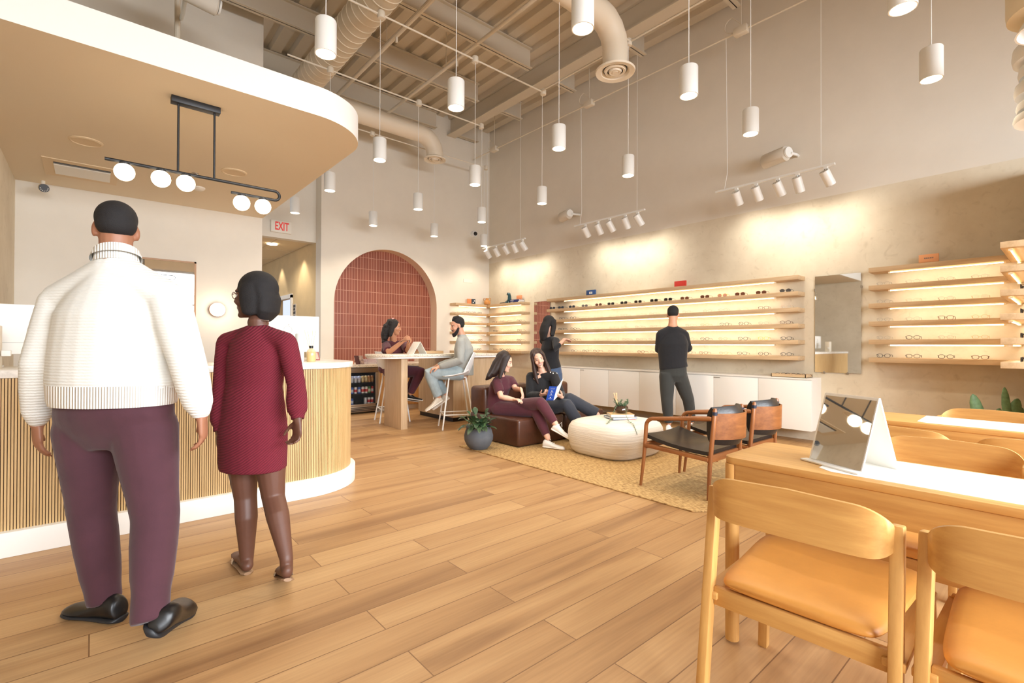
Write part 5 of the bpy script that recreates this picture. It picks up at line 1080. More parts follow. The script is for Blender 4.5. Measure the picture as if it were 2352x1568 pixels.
hand(w, wrL, (.03, .12, -1), (.85, .2, 0), .88, .4, -1); hand(w, wrR, (-.02, .05, -1), (-.85, -.25, 0), .88, .55, 1)
for h_, k_, a_ in ((hpL, knL, anL), (hpR, knR, anR)): leg(w, h_, k_, a_, (.088, .056, .055, .031), back=V((-.1, -1, 0)))
b_ = P(568, 1322, 2.53); b_.z = 0; f_ = P(543, 1300, 2.72); f_.z = 0; limb(w, [b_+V((0, 0, .045)), mix(b_, f_, .4)+V((0, 0, .05)), mix(b_, f_, .72)+V((0, 0, .034)), f_+V((0, 0, .028))], [.029, (.032, .03), (.039, .02), (.03, .012)], side=(1, .3, 0)); limb(w, [anL, b_+V((0, 0, .045))], [.031, .029])
tR = V((.74, 2.66, .03)); limb(w, [anR, anR+V((0, -.0, -.06)), mix(anR, tR, .75), tR], [.031, (.032, .028), (.036, .022), (.034, .014)], side=(1, .3, 0)); limb(w, [anR+V((-.005, -.03, -.045)), anR+V((-.005, -.025, -.06))], [.027, .026])
ms = skin_mats('dress', (98, 64, 50), (90, 50, 46), (22, 20, 22)); blob(w, 'body', ms, g, .006, 3, hd.pick())
w = MB(); hd.cap(w, .010, .026, .045); w.tube([hd.p(0, -.06, .05), hd.p(0, -.08, -.02), hd.p(0, -.075, -.085), hd.p(0, -.06, -.115)], [(.088, .05), (.094, .052), (.09, .045), (.07, .03)], 20, side=hd.r, round_=True)
for x in (-1, 1): w.tube([hd.p(x*.07, -.01, .05), hd.p(x*.082, -.015, -.02), hd.p(x*.08, -.01, -.09)], [(.03, .05), (.028, .052), (.02, .04)], 14, side=hd.r, round_=True)
blob(w, 'hair', MATS['hair_black'], g, .007, 3)
w = MB(); q = hd.p
for x in (-1, 1):
    w.tube([q(x*.032+.021*math.cos(a), .094, .01+.018*math.sin(a)) for a in [2*PI*i/16 for i in range(16)]], .0018, 6, closed=True); w.tube([q(x*.053, .09, .014), q(x*.074, .07, .014), q(x*.08, -.01, .008)], .0018, 6)
w.tube([q(-.011, .094, .012), q(0, .1, .015), q(.011, .094, .012)], .0018, 6); w.build('eyeglasses', EM['tortoiseshell'], g)
w = MB(); w.tube([nb+side*.062*math.cos(a)+V((-.1, .9, 0))*.055*math.sin(a)+V((0, 0, .012-.03*max(0, math.sin(a)))) for a in [2*PI*i/24 for i in range(24)]], .0022, 6, closed=True); w.build('necklace', M_STEEL, g)
def _dress(N, L, b):
    tc = N.new('ShaderNodeTexCoord'); mp = N.new('ShaderNodeMapping'); mp.inputs['Rotation'].default_value = (0, .7, 0); L.new(tc.outputs['Object'], mp.inputs['Vector'])
    wv = N.new('ShaderNodeTexWave'); wv.bands_direction = 'Z'; wv.inputs['Scale'].default_value = 30; wv.inputs['Distortion'].default_value = 2.5; wv.inputs['Detail Scale'].default_value = .6; L.new(mp.outputs[0], wv.inputs['Vector'])
    r = N.new('ShaderNodeValToRGB'); e = r.color_ramp.elements; e[0].color = lin(94, 16, 32); e[1].color = lin(118, 26, 46); L.new(wv.outputs[0], r.inputs[0]); L.new(r.outputs[0], b.inputs['Base Color'])
    bp = N.new('ShaderNodeBump'); bp.inputs['Strength'].default_value = .5; bp.inputs['Distance'].default_value = .006; L.new(wv.outputs[0], bp.inputs['Height']); L.new(bp.outputs[0], b.inputs['Normal'])
M_DRESS = tex_mat('burgundy_knit', _dress, .9)
w = MB(); w.tube([P(581, 1076, 2.54), P(581, 1050, 2.54), P(581, 985, 2.54), P(583, 930, 2.54), P(585, 885, 2.55), P(590, 825, 2.55), P(591, 790, 2.55), P(592, 764, 2.55), P(592, 750, 2.55)], [(.176, .135), (.18, .14), (.182, .145), (.162, .13), (.146, .115), (.156, .118), (.15, .098), (.095, .075), (.066, .06)], 24, side=side); yoke(w, nb, (shL, shR), .055, .052, .05)
for s_, e_, h_ in ((shL, elL, wrL), (shR, elR, wrR)): limb(w, [s_+V((0, 0, -.005)), mix(s_, e_, .4), e_, mix(e_, h_, .45), mix(e_, h_, .72), mix(e_, h_, .84)], [.052, .051, .046, .052, .05, .036])
dr = blob(w, 'dress', M_DRESS, g, .008, 6)
for e_, h_ in ((elL, wrL), (elR, wrR)): w = MB(); w.tube([mix(e_, h_, .84), mix(e_, h_, .95)], [.034, .031], 16); w.build('cuff', M_DRESS, dr, smooth=True)
M_SANDAL = mat('sandal_sole', (150, 118, 88), .6); M_SPARK = mat('sparkle_strap', (206, 190, 170), .25, metal=.6, noise=.5, nscale=90)
def sandal(hl, to, up):
    hl, to, up = V(hl), V(to), V(up); d = (to-hl).normalized(); up = (up-d*up.dot(d)).normalized(); l = d.cross(up); L_ = (to-hl).length; w = MB()
    w.rings([[hl+d*L_*f+l*hw*math.cos(a)+up*(.008+.008*math.sin(a)) for a in [2*PI*i/14 for i in range(14)]] for f, hw in ((-.03, .018), (.02, .031), (.3, .032), (.7, .043), (.9, .036), (1.02, .016))]); o = w.build('sandal', M_SANDAL, g, smooth=True)
    w = MB(); w.tube([hl+d*L_*.66+l*.042*math.cos(a)+up*(.014+.036*math.sin(a)) for a in [PI*i/10 for i in range(11)]], [(.018, .004)]*11, 10, side=d); w.build('strap', M_SPARK, o, smooth=True)
sandal(b_, f_, (0, 0, 1))
sandal(anR+V((-.01, -.05, -.088)), V((.745, 2.68, .0)), (0, -.6, .7))

# ---- the man facing the shelves
g = person('person in black long-sleeved top and dark trousers facing the eyewear shelves', P(1541, 991, 6.75))
fd = V((.9, .44, 0)).normalized(); sd = V((fd.y, -fd.x, 0)); KK = 6.7
hd = Head(P(1546, 723, 6.72), fd+V((0, 0, -.25)), s=1.0); nb = P(1545, 749, 6.68)
shL, shR = P(1518, 768, 6.72), P(1571, 768, 6.68); elL, elR = P(1513, 803, 6.78), P(1580, 801, 6.72); wrL, wrR = P(1532, 800, 7.0), P(1584, 797, 6.95)
hpL, hpR, knL, knR, anL, anR = P(1532, 864, 6.7), P(1561, 864, 6.7), P(1532, 921, 6.7), P(1581, 918, 6.78), P(1536, 972, 6.74), P(1588, 968, 6.9)
w = MB(); hd.shape(w); hd.neck(w, nb, .058)
TB = [P(1546, 864, KK), P(1546, 850, KK), P(1545, 830, KK), P(1545, 790, KK), P(1545, 764, KK), P(1545, 753, KK)]
w.tube(TB, [(.1, .07), (.155, .10), (.15, .105), (.175, .11), (.13, .08), (.06, .055)], 20, side=sd, round_=True); yoke(w, nb, (shL, shR), .045, .045, .06)
for s_, e_, h_ in ((shL, elL, wrL), (shR, elR, wrR)): arm(w, s_, e_, h_, (.046, .045, .039, .04, .028))
hand(w, wrL, V((.75, -.1, .12)), (0, 0, 1), 1, .6, 1); hand(w, wrR, V((.45, .6, .12)), (-.4, .4, .8), 1, .8, -1)
for h_, k_, a_ in ((hpL, knL, anL), (hpR, knR, anR)): leg(w, h_, k_, a_)
ms = skin_mats('shopper', (206, 152, 122), (170, 104, 92), (26, 24, 24)); blob(w, 'body', ms, g, .008, 3, hd.pick())
w = MB(); hd.cap(w, -.002, .022, .050, (.079, .092, .080)); w.ball(hd.p(0, -.038, .022), hd.s, (.075, .072, .068), 20, 12, hd.M); blob(w, 'hair', MATS['hair_black'], g, .007, 2)
M_BLK = cloth('black', (22, 23, 28), bscale=30); M_CHAR = cloth('charcoal', (50, 52, 50), bscale=20)
w = MB(); w.tube([P(1547, 845, KK)]+TB[2:4]+[P(1545, 770, KK), P(1545, 757, KK), P(1545, 750, KK)], [(.19, .135), (.184, .13), (.205, .14), (.17, .11), (.09, .08), (.07, .065)], 24, side=sd); yoke(w, nb, (shL, shR), .075, .066)
for s_, e_, h_ in ((shL, elL, wrL), (shR, elR, wrR)): limb(w, [s_, mix(s_, e_, .45), e_, mix(e_, h_, .5), mix(e_, h_, .88)], [.067, .062, .056, .051, .042])
blob(w, 'top', M_BLK, g, .009, 6)
w = MB(); w.tube([P(1546, 876, KK), P(1546, 862, KK), P(1546, 838, KK)], [(.14, .075), (.182, .12), (.175, .125)], 22, side=sd)
for h_, k_, a_ in ((hpL, knL, anL), (hpR, knR, anR)): flat(w, [h_+V((0, 0, .05)), h_, mix(h_, k_, .5), k_, mix(k_, a_, .4), mix(k_, a_, .95)], [.1, .106, .096, .08, .074, .06])
blob(w, 'trousers', M_CHAR, g, .009, 8)
M_WSHOE = mat('white_trainer', (232, 230, 226), .5, noise=.06, nscale=30)
for a_, dx in ((anL, .0), (anR, -.2)):
    b_ = a_-fd*.075; b_.z = 0; shoe(g, b_, b_+(fd+sd*dx).normalized()*.28, M_WSHOE, M_RUBBER, laces=M_WHITE)
# ---- the dark-haired woman by the far shelves
g = person('person with long black hair in black top reaching to the shelves, behind the seated pair', P(1268, 965, 7.55))
fd = V((.98, -.1, 0)).normalized(); sd = V((fd.y, -fd.x, 0)); KK = 7.5
hd = Head(P(1263, 744, KK), fd+V((0, 0, -.2)), s=.95); nb = P(1262, 772, KK)
shL, shR = nb+V((0, 0, -.07))-sd*.16, nb+V((0, 0, -.07))+sd*.16; che = P(1263, 800, KK); wai = P(1264, 825, KK); pel = P(1268, 850, KK)
elL, elR = P(1277, 796, 7.55), P(1276, 800, 7.2); wrL, wrR = P(1296, 781, 7.6), P(1296, 779, 7.35)
hpL, hpR = pel-sd*.09-V((0, 0, .05)), pel+sd*.09-V((0, 0, .05)); knL, knR, anL, anR = hpL+V((.05, 0, -.40)), hpR+V((.05, 0, -.40)), hpL+V((-.02, .02, -.78)), hpR+V((.02, 0, -.78)); anL.z = anR.z = .085
w = MB(); hd.shape(w); hd.neck(w, nb, .046)
TB = [pel-V((0, 0, .1)), pel, wai, che, mix(che, nb, .65), nb]; w.tube(TB, [(.1, .09), (.16, .12), (.125, .095), (.145, .11), (.12, .08), (.055, .05)], 18, side=sd, round_=True); yoke(w, nb, (shL, shR), .045, .04)
for s_, e_, h_ in ((shL, elL, wrL), (shR, elR, wrR)): arm(w, s_, e_, h_, (.045, .038, .031, .032, .023))
hand(w, wrL, fd+V((0, 0, .1)), (0, .3, -1), .9, .5, 1); hand(w, wrR, fd+V((0, 0, -.1)), (0, -.3, -1), .9, .5, -1)
for h_, k_, a_ in ((hpL, knL, anL), (hpR, knR, anR)): leg(w, h_, k_, a_, (.082, .055, .05, .033))
ms = skin_mats('browser', (208, 160, 136), (170, 100, 92), (28, 24, 24)); blob(w, 'body', ms, g, .008, 3, hd.pick())
w = MB(); hd.cap(w, .006); w.tube([hd.p(0, -.06, .05), hd.p(0, -.09, -.06), hd.p(0, -.10, -.16), hd.p(0, -.09, -.27)], [(.085, .05), (.09, .055), (.095, .05), (.06, .03)], 18, side=hd.r, round_=True)
for x in (-1, 1): w.tube([hd.p(x*.07, .01, .06), hd.p(x*.078, .03, -.05), hd.p(x*.08, .02, -.18)], [(.028, .05), (.024, .045), (.02, .04)], 12, side=hd.r, round_=True)
blob(w, 'hair', MATS['hair_black'], g, .008, 3)
w = MB(); w.tube([P(1268, 846, KK), wai, che, mix(che, nb, .6), mix(che, nb, .9)], [(.165, .13), (.15, .12), (.165, .125), (.13, .09), (.075, .07)], 20, side=sd); yoke(w, nb, (shL, shR), .06, .056)
for s_, e_, h_ in ((shL, elL, wrL), (shR, elR, wrR)): limb(w, [s_, mix(s_, e_, .5), e_, mix(e_, h_, .35)], [.058, .055, .05, .044])
blob(w, 'top', M_BLK, g, .009, 3)
w = MB(); w.tube([pel-V((0, 0, .12)), pel-V((0, 0, .04)), pel+V((0, 0, .08))], [(.13, .11), (.175, .135), (.15, .12)], 18, side=sd, round_=True)
for h_, k_, a_ in ((hpL, knL, anL), (hpR, knR, anR)): limb(w, [h_, k_, mix(k_, a_, .95)], [.1, .075, .055])
blob(w, 'jeans', cloth('denim', (66, 84, 112), bscale=40), g, .009, 3)
for a_ in (anL, anR): b_ = a_-fd*.07; b_.z = 0; shoe(g, b_, b_+fd*.25, M_BLACKP, M_RUBBER, w_=.042)
# ---- the two women on the sofa
g = person('person in maroon scrubs and white trainers sitting cross-legged on the sofa, looking down', P(1150, 960, 6.1))
hd = Head(P(1158.5, 831, 6.02), (.62, -.70, -.30), (.12, -.05, 1), s=.95); nb = P(1150, 863, 6.12)
sdv = V((.93, .36, 0)).normalized()                                     # from her right shoulder to her left
shR, shL = P(1140, 876, 6.02), P(1172, 872, 6.28); elR, wrR = P(1151, 911, 5.88), P(1180, 917, 5.82); elL, wrL = P(1184, 893, 6.14), P(1197, 895, 5.94)
pel = P(1142, 932, 6.2); wai = P(1142, 908, 6.2); che = P(1150, 884, 6.17)
hpR, hpL = P(1146, 940, 6.08), P(1160, 938, 6.22)
knT, anT = P(1242, 925, 5.66), P(1277, 975, 5.55)                       # upper, crossed leg
knB, anB = P(1232, 944, 5.78), P(1258, 1005, 5.60)                      # leg on the floor
w = MB(); hd.shape(w); hd.neck(w, nb, .045)
TB = [pel-V((0, 0, .05)), pel, wai, che, mix(che, nb, .6), mix(che, nb, .92)]
w.tube(TB, [(.12, .1), (.165, .12), (.125, .1), (.145, .105), (.12, .08), (.055, .05)], 18, side=sdv, round_=True); yoke(w, nb, (shL, shR), .045, .04, .03)
for s_, e_, h_ in ((shL, elL, wrL), (shR, elR, wrR)): arm(w, s_, e_, h_, (.044, .042, .034, .034, .023))
hand(w, wrR, P(1205, 918, 5.7)-wrR, (0, 0, -1), .9, .5, 1); hand(w, wrL, P(1203, 915, 5.88)-wrL, (-.3, .3, -.3), .92, .35, 1)
for h_, k_, a_ in ((hpL, knT, anT), (hpR, knB, anB)): leg(w, h_, k_, a_, (.085, .058, .052, .034))
ms = skin_mats('seated', (226, 180, 156), (188, 104, 98), (58, 40, 32)); blob(w, 'body', ms, g, .0048, 3, hd.pick(.6))
M_DHAIR = mat('hair_dark_brown', (40, 28, 26), .42, noise=.35, nscale=160, bump=.35, bscale=300)
w = MB(); hd.cap(w, .004); w.tube([hd.p(0, -.03, .08), hd.p(0, -.045, -.02), hd.p(0, -.06, -.1), hd.p(0, -.085, -.19)], [(.086, .07), (.092, .073), (.094, .068), (.088, .045)], 20, side=hd.r, round_=True); w.tube([hd.p(0, -.06, .05), hd.p(0, -.09, -.05), hd.p(.0, -.105, -.15), hd.p(.02, -.13, -.25), hd.p(.02, -.15, -.29)], [(.085, .05), (.09, .055), (.095, .05), (.085, .035), (.05, .012)], 18, side=hd.r, round_=True)
for x in (-1, 1): w.tube([hd.p(x*.055, .03, .088), hd.p(x*.079, .012, .04), hd.p(x*.082, .008, -.04), hd.p(x*.082, .012, -.12), hd.p(x*.085, .02, -.21)], [(.026, .035), (.02, .046), (.02, .045), (.024, .035), (.015, .02)], 14, side=hd.r, round_=True)
blob(w, 'hair', M_DHAIR, g, .006, 2)
M_SCRUB = cloth('scrubs', (80, 32, 44), bump=.25, bscale=26)
w = MB(); w.tube([pel-V((0, 0, .02)), mix(pel, wai, .5), wai, che, mix(che, nb, .55), mix(che, nb, .9)], [(.172, .14), (.165, .135), (.15, .125), (.165, .125), (.135, .095), (.07, .065)], 22, side=sdv); yoke(w, nb, (shL, shR), .06, .055, .04)
for s_, e_ in ((shL, elL), (shR, elR)): flat(w, [s_, mix(s_, e_, .4), mix(s_, e_, .72)], [.06, .062, .06])
tp = blob(w, 'scrub_top', M_SCRUB, g, .008, 4); w = MB(); w.ball(mix(shR, elR, .68)+V((.02, -.052, 0)), .007); w.build('sleeve_badge', M_STEEL, tp)
w = MB(); w.tube([pel-V((0, 0, .07)), pel-V((0, 0, .02)), pel+V((0, 0, .05))], [(.15, .13), (.175, .15), (.16, .135)], 20, side=sdv)
for h_, k_, a_ in ((hpL, knT, anT), (hpR, knB, anB)): flat(w, [h_-(k_-h_)*.1, h_, mix(h_, k_, .5), mix(h_, k_, .9), k_, mix(k_, a_, .12), mix(k_, a_, .5), mix(k_, a_, .9)], [.09, .105, .09, .076, .07, .07, .062, .047])
blob(w, 'scrub_trousers', M_SCRUB, g, .008, 6)
w = MB(); w.tube([wrL-(wrL-elL).normalized()*.02+(hd.r*.03*math.cos(a)+V((0, 0, 1))*.03*math.sin(a)) for a in [2*PI*i/18 for i in range(18)]], .006, 8, closed=True); w.build('watch', M_WHITE, g)
d = V((.35, -.94, 0)).normalized()
b_ = anB-d*.05; b_.z = .012; shoe(g, b_, b_+d*.255, M_WSHOE, M_RUBBER, laces=M_WHITE, w_=.042, h_=.07)
d = V((.45, -.80, -.42)).normalized(); b_ = anT-d*.055-V((0, 0, .085)); shoe(g, b_, b_+d*.25, M_WSHOE, M_RUBBER, up=(.2, -.4, 1), laces=M_WHITE, w_=.042, h_=.07)

g = person('person in black sweater and navy trousers sitting on the sofa holding a blue brochure', P(1250, 960, 6.3))
hd = Head(P(1236, 824, 6.26), (-.52, -.80, -.16), (-.30, .10, 1), s=.96); nb = P(1245, 851, 6.32)
sdv = V((.93, -.30, 0)).normalized()
shR, shL = P(1219, 864, 6.36), P(1272, 863, 6.26); elR, wrR = P(1218, 908, 6.26), P(1244, 907, 6.02); elL, wrL = P(1288, 906, 6.15), P(1289, 911, 5.93)
pel = P(1247, 930, 6.42); wai = P(1246, 908, 6.4); che = P(1245, 886, 6.38)
hpR, hpL = P(1236, 938, 6.38), P(1262, 937, 6.32)
knT, anT = P(1308, 915, 6.05), P(1372, 952, 5.98)
knB, anB = P(1303, 930, 5.95), P(1336, 985, 5.9)
w = MB(); hd.shape(w); hd.neck(w, nb, .045)
TB = [pel-V((0, 0, .05)), pel, wai, che, mix(che, nb, .6), mix(che, nb, .92)]
w.tube(TB, [(.12, .1), (.165, .12), (.125, .1), (.145, .105), (.13, .08), (.055, .05)], 18, side=sdv, round_=True); yoke(w, nb, (shL, shR), .045, .04, .035)
for s_, e_, h_ in ((shL, elL, wrL), (shR, elR, wrR)): arm(w, s_, e_, h_, (.042, .038, .032, .033, .023))
hand(w, wrR, P(1262, 902, 5.9)-wrR, (.3, .2, .9), .92, .7, 1); hand(w, wrL, P(1276, 905, 5.88)-wrL, (-.2, .3, .9), .92, .9, -1)
for h_, k_, a_ in ((hpL, knT, anT), (hpR, knB, anB)): leg(w, h_, k_, a_, (.085, .058, .052, .034))
ms = skin_mats('reader', (222, 176, 152), (176, 92, 88), (66, 44, 34)); blob(w, 'body', ms, g, .0048, 3, hd.pick(1))
w = MB(); hd.cap(w, .004); w.tube([hd.p(0, -.03, .08), hd.p(0, -.045, -.02), hd.p(0, -.06, -.1), hd.p(0, -.085, -.19)], [(.086, .07), (.092, .073), (.094, .068), (.088, .045)], 20, side=hd.r, round_=True); w.tube([hd.p(0, -.06, .05), hd.p(0, -.088, -.05), hd.p(.0, -.095, -.15), hd.p(0, -.1, -.2)], [(.085, .05), (.09, .05), (.085, .04), (.04, .015)], 18, side=hd.r, round_=True)
for x in (-1, 1): w.tube([hd.p(x*.05, .035, .092), hd.p(x*.079, .012, .05), hd.p(x*.083, .012, -.04), hd.p(x*.092, .02, -.13), hd.p(x*.10-(.0 if x < 0 else 0), .04, -.24), hd.p(x*.095, .06, -.31)], [(.026, .035), (.02, .046), (.021, .045), (.028, .038), (.026, .026), (.012, .012)], 14, side=hd.r, round_=True)
blob(w, 'hair', mat('hair_brown', (58, 40, 34), .42, noise=.35, nscale=160, bump=.35, bscale=300), g, .006, 2)
M_SWB = cloth('black_sweater', (24, 24, 27), bscale=30)
w = MB(); w.tube([pel-V((0, 0, .02)), mix(pel, wai, .5), wai, che, mix(che, nb, .45), mix(che, nb, .68)], [(.178, .15), (.172, .145), (.165, .135), (.178, .13), (.15, .10), (.10, .08)], 22, side=sdv); yoke(w, nb-V((0, 0, .03)), (shL, shR), .055, .06, .035)
for s_, e_, h_ in ((shL, elL, wrL), (shR, elR, wrR)): limb(w, [s_, mix(s_, e_, .5), e_, mix(e_, h_, .5), mix(e_, h_, .85)], [.062, .062, .06, .05, .04])
tp = blob(w, 'sweater', M_SWB, g, .008, 5); w = MB()
for q in (mix(nb, shL, .62)+V((-.03, -.05, .022)), mix(nb, shL, .84)+V((-.03, -.05, .026)), shL+V((.012, -.04, .034))): w.ball(q, .0085)
w.build('shoulder_button', mat('pearl', (240, 238, 232), .15), tp, smooth=True)
M_NAVY = cloth('navy_trousers', (44, 48, 58), bscale=24)
w = MB(); w.tube([pel-V((0, 0, .07)), pel-V((0, 0, .02)), pel+V((0, 0, .05))], [(.15, .13), (.175, .15), (.16, .135)], 20, side=sdv)
for h_, k_, a_ in ((hpL, knT, anT), (hpR, knB, anB)): flat(w, [h_-(k_-h_)*.1, h_, mix(h_, k_, .5), mix(h_, k_, .9), k_, mix(k_, a_, .12), mix(k_, a_, .5), mix(k_, a_, .97)], [.09, .105, .092, .08, .074, .074, .075, .08])
blob(w, 'trousers', M_NAVY, g, .008, 6)
for a_, d, u_ in ((anT, V((.75, -.62, -.2)), (.1, -.1, 1)), (anB, V((.4, -.9, 0)), (0, 0, 1))):
    d.normalize(); b_ = a_-d*.05-V((0, 0, .085)); b_.z = max(b_.z, .012); shoe(g, b_, b_+d*.245, M_BLACKP, M_BLACKP, up=u_, w_=.04, h_=.06)
# brochure held open
t = thing('brochure', 'open blue brochure with white print held by the woman in black', 'brochure', tuple(P(1270, 905, 5.86)))
def leafq(a, b, c, d_, name, m): 
    w = MB(); q = [P(*x) for x in (a, b, c, d_)]; n_ = (q[1]-q[0]).cross(q[3]-q[0]).normalized()*.0012; w.add([x-n_ for x in q]+[x+n_ for x in q], [(0, 1, 2, 3), (7, 6, 5, 4), (0, 4, 5, 1), (1, 5, 6, 2), (2, 6, 7, 3), (3, 7, 4, 0)]); return w.build(name, m, t), q
o, q = leafq((1254, 919, 5.86), (1271, 919, 5.80), (1279.5, 887.5, 5.84), (1262, 887, 5.90), 'cover', mat('brochure_blue', (24, 74, 176), .4))
leafq((1271.5, 919, 5.80), (1275, 910, 5.86), (1289, 878, 5.90), (1280, 888, 5.84), 'page', M_WHITE)
leafq((1272.5, 919, 5.805), (1280, 911, 5.90), (1294, 868, 5.93), (1281, 888, 5.845), 'back_page', M_WHITE)
w = MB(); n_ = (q[1]-q[0]).cross(q[3]-q[0]).normalized(); n_ = n_ if n_.dot(EYE-q[0]) > 0 else -n_
def on(u_, v_): return (q[0].lerp(q[1], u_)).lerp(q[3].lerp(q[2], u_), v_)+n_*.0022
for v_, us in ((.86, [.22+.07*i for i in range(9)]), (.80, [.26+.07*i for i in range(8)])):
    for u_ in us: w.bar(on(u_, v_), on(u_+.045, v_), .006, .001, n_)
for v_ in (.66, .44, .20):
    w.ball(on(.5, v_), .007, (1, 1, 1), 10, 6)
    for k, a in enumerate((.26, .32)): w.bar(on(a, v_-.07-.035*k), on(1-a, v_-.07-.035*k), .0035, .001, n_)
w.build('print', M_WHITE, t)

# ---- the pair at the bar table
g = person('person in maroon scrub top with curly hair at the bar table, hands raised', P(898, 880, 7.6))
hd = Head(P(905, 752, 7.5), (.80, -.58, -.10), (0, 0, 1), s=.97); nb = P(904, 783, 7.56); fd = V((.75, -.66, 0)).normalized(); sdv = V((-fd.y, fd.x, 0))*-1
shR, shL = P(886, 792, 7.44), P(927, 790, 7.62); elR, wrR = P(893, 809, 7.2), P(926, 783, 7.12); elL, wrL = P(938, 806, 7.4), P(938, 789, 7.2)
pel = P(896, 846, 7.6); wai = P(898, 822, 7.6); che = P(903, 802, 7.57); hpR, hpL = P(894, 852, 7.5), P(908, 850, 7.65)
knR, anR = P(966, 853, 7.25), P(942, 905, 7.3); knL, anL = P(958, 856, 7.45), P(934, 908, 7.45)
w = MB(); hd.shape(w); hd.neck(w, nb, .047); sdv = (shL-shR).normalized()
w.tube([pel-V((0, 0, .05)), pel, wai, che, mix(che, nb, .6), mix(che, nb, .92)], [(.12, .1), (.175, .13), (.14, .11), (.155, .11), (.13, .08), (.055, .05)], 18, side=sdv, round_=True); yoke(w, nb, (shL, shR), .047, .042, .035)
for s_, e_, h_ in ((shL, elL, wrL), (shR, elR, wrR)): arm(w, s_, e_, h_, (.046, .044, .04, .038, .026))
hand(w, wrR, P(938, 774, 7.06)-wrR, (.4, .6, -.4), .92, .7, 1); hand(w, wrL, P(945, 782, 7.1)-wrL, (-.5, .2, .6), .92, .8, -1)
for h_, k_, a_ in ((hpL, knL, anL), (hpR, knR, anR)): leg(w, h_, k_, a_, (.09, .06, .052, .035))
ms = skin_mats('stylist', (182, 128, 96), (150, 84, 74), (26, 20, 20)); blob(w, 'body', ms, g, .0055, 3, hd.pick(.3))
M_CURL = mat('hair_curly', (26, 20, 20), .7, noise=.4, nscale=60, bump=1.0, bscale=90)
w = MB(); hd.cap(w, .008); rn = random.Random(5)
w.tube([hd.p(0, -.07, .06), hd.p(0, -.11, -.04), hd.p(0, -.125, -.14), hd.p(.02, -.13, -.24)], [(.09, .055), (.105, .07), (.11, .065), (.06, .03)], 18, side=hd.r, round_=True)
for k in range(60): a = rn.uniform(-1, 1); z = rn.uniform(-.25, .1); w.ball(hd.p(a*.1, -.10-.045*(1-a*a)+(.05 if z > .02 else 0), z), rn.uniform(.018, .03)*hd.s)
for x in (-1, 1): w.tube([hd.p(x*.05, .02, .095), hd.p(x*.08, -.01, .04), hd.p(x*.088, -.025, -.05), hd.p(x*.09, -.03, -.13)], [(.022, .03), (.02, .042), (.022, .045), (.018, .03)], 12, side=hd.r, round_=True)
hr = blob(w, 'hair', M_CURL, g, .007, 2); w = MB(); w.ball(hd.p(.03, -.03, .135), .014).ball(hd.p(-.01, -.03, .138), .014); w.build('hair_clip', mat('clip_pink', (220, 160, 160), .3), hr)
w = MB(); w.tube([hd.p(.077, -.006, -.035), hd.p(.08, -.006, -.075)], [.004, .007], 8); w.build('earring', M_STEEL, g)
w = MB(); w.tube([pel-V((0, 0, .02)), wai, che, mix(che, nb, .55), mix(che, nb, .85)], [(.185, .15), (.168, .14), (.18, .135), (.145, .095), (.075, .065)], 22, side=sdv); yoke(w, nb, (shL, shR), .058, .058, .045)
for s_, e_ in ((shL, elL), (shR, elR)): flat(w, [s_, mix(s_, e_, .4), mix(s_, e_, .8)], [.062, .066, .064])
blob(w, 'scrub_top', M_SCRUB, g, .008, 4)
w = MB(); w.tube([pel-V((0, 0, .07)), pel-V((0, 0, .02)), pel+V((0, 0, .05))], [(.15, .13), (.19, .155), (.175, .14)], 20, side=sdv)
for h_, k_, a_ in ((hpL, knL, anL), (hpR, knR, anR)): flat(w, [h_-(k_-h_)*.1, h_, mix(h_, k_, .5), mix(h_, k_, .9), k_, mix(k_, a_, .12), mix(k_, a_, .5), mix(k_, a_, .93)], [.09, .11, .095, .082, .076, .074, .066, .05])
blob(w, 'scrub_trousers', M_SCRUB, g, .008, 6)
for a_ in (anL, anR): d = V((.75, -.6, -.12)).normalized(); b_ = a_-d*.05-V((0, 0, .08)); shoe(g, b_, b_+d*.24, M_BLACKP, M_RUBBER, w_=.042, h_=.065)
put(KEY['k'], tuple(P(941, 787, 7.05)), 2.6, 'black eyeglasses held up by the woman at the bar table', 'eyewear held at the bar')

g = person('person in grey shirt and pale jeans with beard sitting on the near bar stool', P(1062, 870, 7.1))
hd = Head(P(1051, 749, 7.05), (-.90, .32, -.22), (0, 0, 1), s=1.0); nb = P(1061, 772, 7.08); fd = V((-.92, .38, 0)).normalized()
shL, shR = P(1058, 785, 6.9), P(1062, 784, 7.26); elL, wrL = P(1057, 828, 6.84), P(1007, 843, 6.86); elR, wrR = P(1048, 828, 7.22), P(1003, 840, 7.1)
sdv = (shR-shL).normalized(); pel = P(1062, 851, 7.1); wai = P(1066, 828, 7.1); che = P(1065, 800, 7.1); hpL, hpR = P(1058, 856, 6.98), P(1056, 855, 7.18)
knL, anL = P(986, 856, 6.9), P(1008, 913, 6.95); knR, anR = P(992, 857, 7.12), P(1024, 908, 7.1)
w = MB(); hd.shape(w); hd.neck(w, nb, .056)
w.tube([pel-V((0, 0, .04)), pel, wai, che, mix(che, nb, .6), mix(che, nb, .92)], [(.12, .1), (.165, .125), (.15, .115), (.175, .125), (.15, .09), (.065, .06)], 18, side=sdv, round_=True); yoke(w, nb, (shL, shR), .055, .05, .04)
for s_, e_, h_ in ((shL, elL, wrL), (shR, elR, wrR)): arm(w, s_, e_, h_, (.052, .046, .04, .04, .028))
hand(w, wrL, V((-.8, .35, -.25)), (0, 0, -1), 1, .5, 1); hand(w, wrR, V((-.8, .1, -.25)), (0, 0, -1), 1, .5, -1)
for h_, k_, a_ in ((hpL, knL, anL), (hpR, knR, anR)): leg(w, h_, k_, a_)
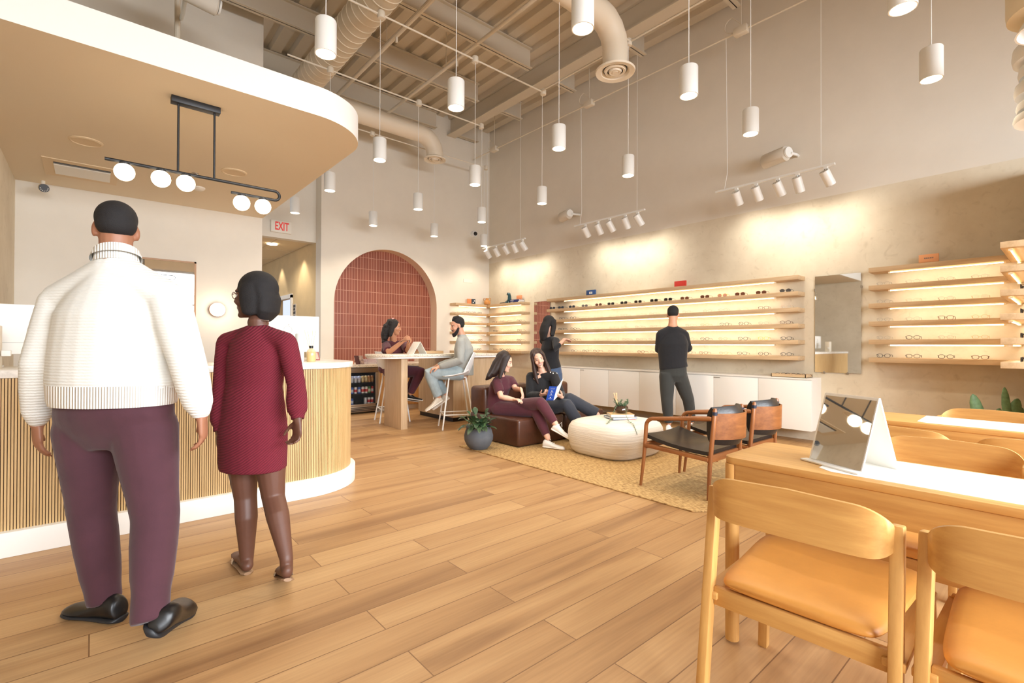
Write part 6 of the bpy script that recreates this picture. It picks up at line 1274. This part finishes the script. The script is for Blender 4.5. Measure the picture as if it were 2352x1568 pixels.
ms = skin_mats('client', (206, 154, 126), (176, 108, 96), (34, 28, 28)); blob(w, 'body', ms, g, .006, 3, hd.pick())
w = MB()
for dz, r_ in ((0, .021), (-.018, .018)): w.tube([hd.p(x, y, z+dz) for x, y, z in ((-.066, .012, -.025), (-.062, .03, -.055), (-.045, .058, -.088), (-.02, .078, -.104), (0, .084, -.108), (.02, .078, -.104), (.045, .058, -.088), (.062, .03, -.055), (.066, .012, -.025))], [r_*.6, r_*.8, r_, r_*1.1, r_*1.15, r_*1.1, r_, r_*.8, r_*.6], 12, round_=True)
w.tube([hd.p(-.03, .083, -.055), hd.p(-.015, .094, -.044), hd.p(.015, .094, -.044), hd.p(.03, .083, -.055)], [.006, .008, .008, .006], 10, round_=True); blob(w, 'beard', MATS['hair_black'], g, .006, 2)
w = MB(); hd.cap(w, .0, .024, .056, (.079, .092, .084)); w.tube([hd.p(0, .045, .10), hd.p(0, .02, .128), hd.p(0, -.03, .13)], [(.045, .018), (.06, .024), (.06, .024)], 14, side=hd.r, round_=True); w.ball(hd.p(0, -.034, .022), hd.s, (.077, .076, .068), 20, 12, hd.M); blob(w, 'hair', MATS['hair_black'], g, .007, 2)
M_GREY = cloth('grey_shirt', (158, 160, 156), bump=.35, bscale=18); M_JEAN = cloth('pale_jeans', (160, 176, 182), bump=.35, bscale=24, noise=.2)
w = MB(); w.tube([pel-V((0, 0, .05)), mix(pel, wai, .5), wai, che, mix(che, nb, .5), mix(che, nb, .85), nb], [(.20, .165), (.19, .155), (.175, .14), (.192, .14), (.165, .11), (.085, .08), (.066, .062)], 22, side=sdv); yoke(w, nb, (shL, shR), .07, .068, .05)
for s_, e_, h_ in ((shL, elL, wrL), (shR, elR, wrR)): limb(w, [s_, mix(s_, e_, .5), e_, mix(e_, h_, .5), mix(e_, h_, .85)], [.07, .067, .062, .056, .044])
sh_ = blob(w, 'shirt', M_GREY, g, .008, 4); w = MB(); w.tube([nb+V((0, 0, -.005)), nb+V((0, 0, .025))], [.07, .064], 20); w.build('collar', M_GREY, sh_, smooth=True)
w = MB(); w.tube([pel-V((0, 0, .06)), pel-V((0, 0, .01)), pel+V((0, 0, .06))], [(.15, .13), (.18, .15), (.165, .135)], 20, side=sdv)
for h_, k_, a_ in ((hpL, knL, anL), (hpR, knR, anR)): flat(w, [h_-(k_-h_)*.1, h_, mix(h_, k_, .5), mix(h_, k_, .9), k_, mix(k_, a_, .12), mix(k_, a_, .5), mix(k_, a_, .93)], [.09, .112, .1, .088, .082, .082, .075, .068])
blob(w, 'jeans', M_JEAN, g, .008, 6)
M_CANVAS = mat('cream_trainer', (214, 204, 188), .7, noise=.1, nscale=40)
for a_, d in ((anL, V((-.78, .12, -.42))), (anR, V((-.6, .2, -.42)))): d.normalize(); b_ = a_-d*.06-V((0, 0, .085)); shoe(g, b_, b_+d*.28, M_CANVAS, M_RUBBER, up=(-.4, .1, 1), laces=M_WHITE)
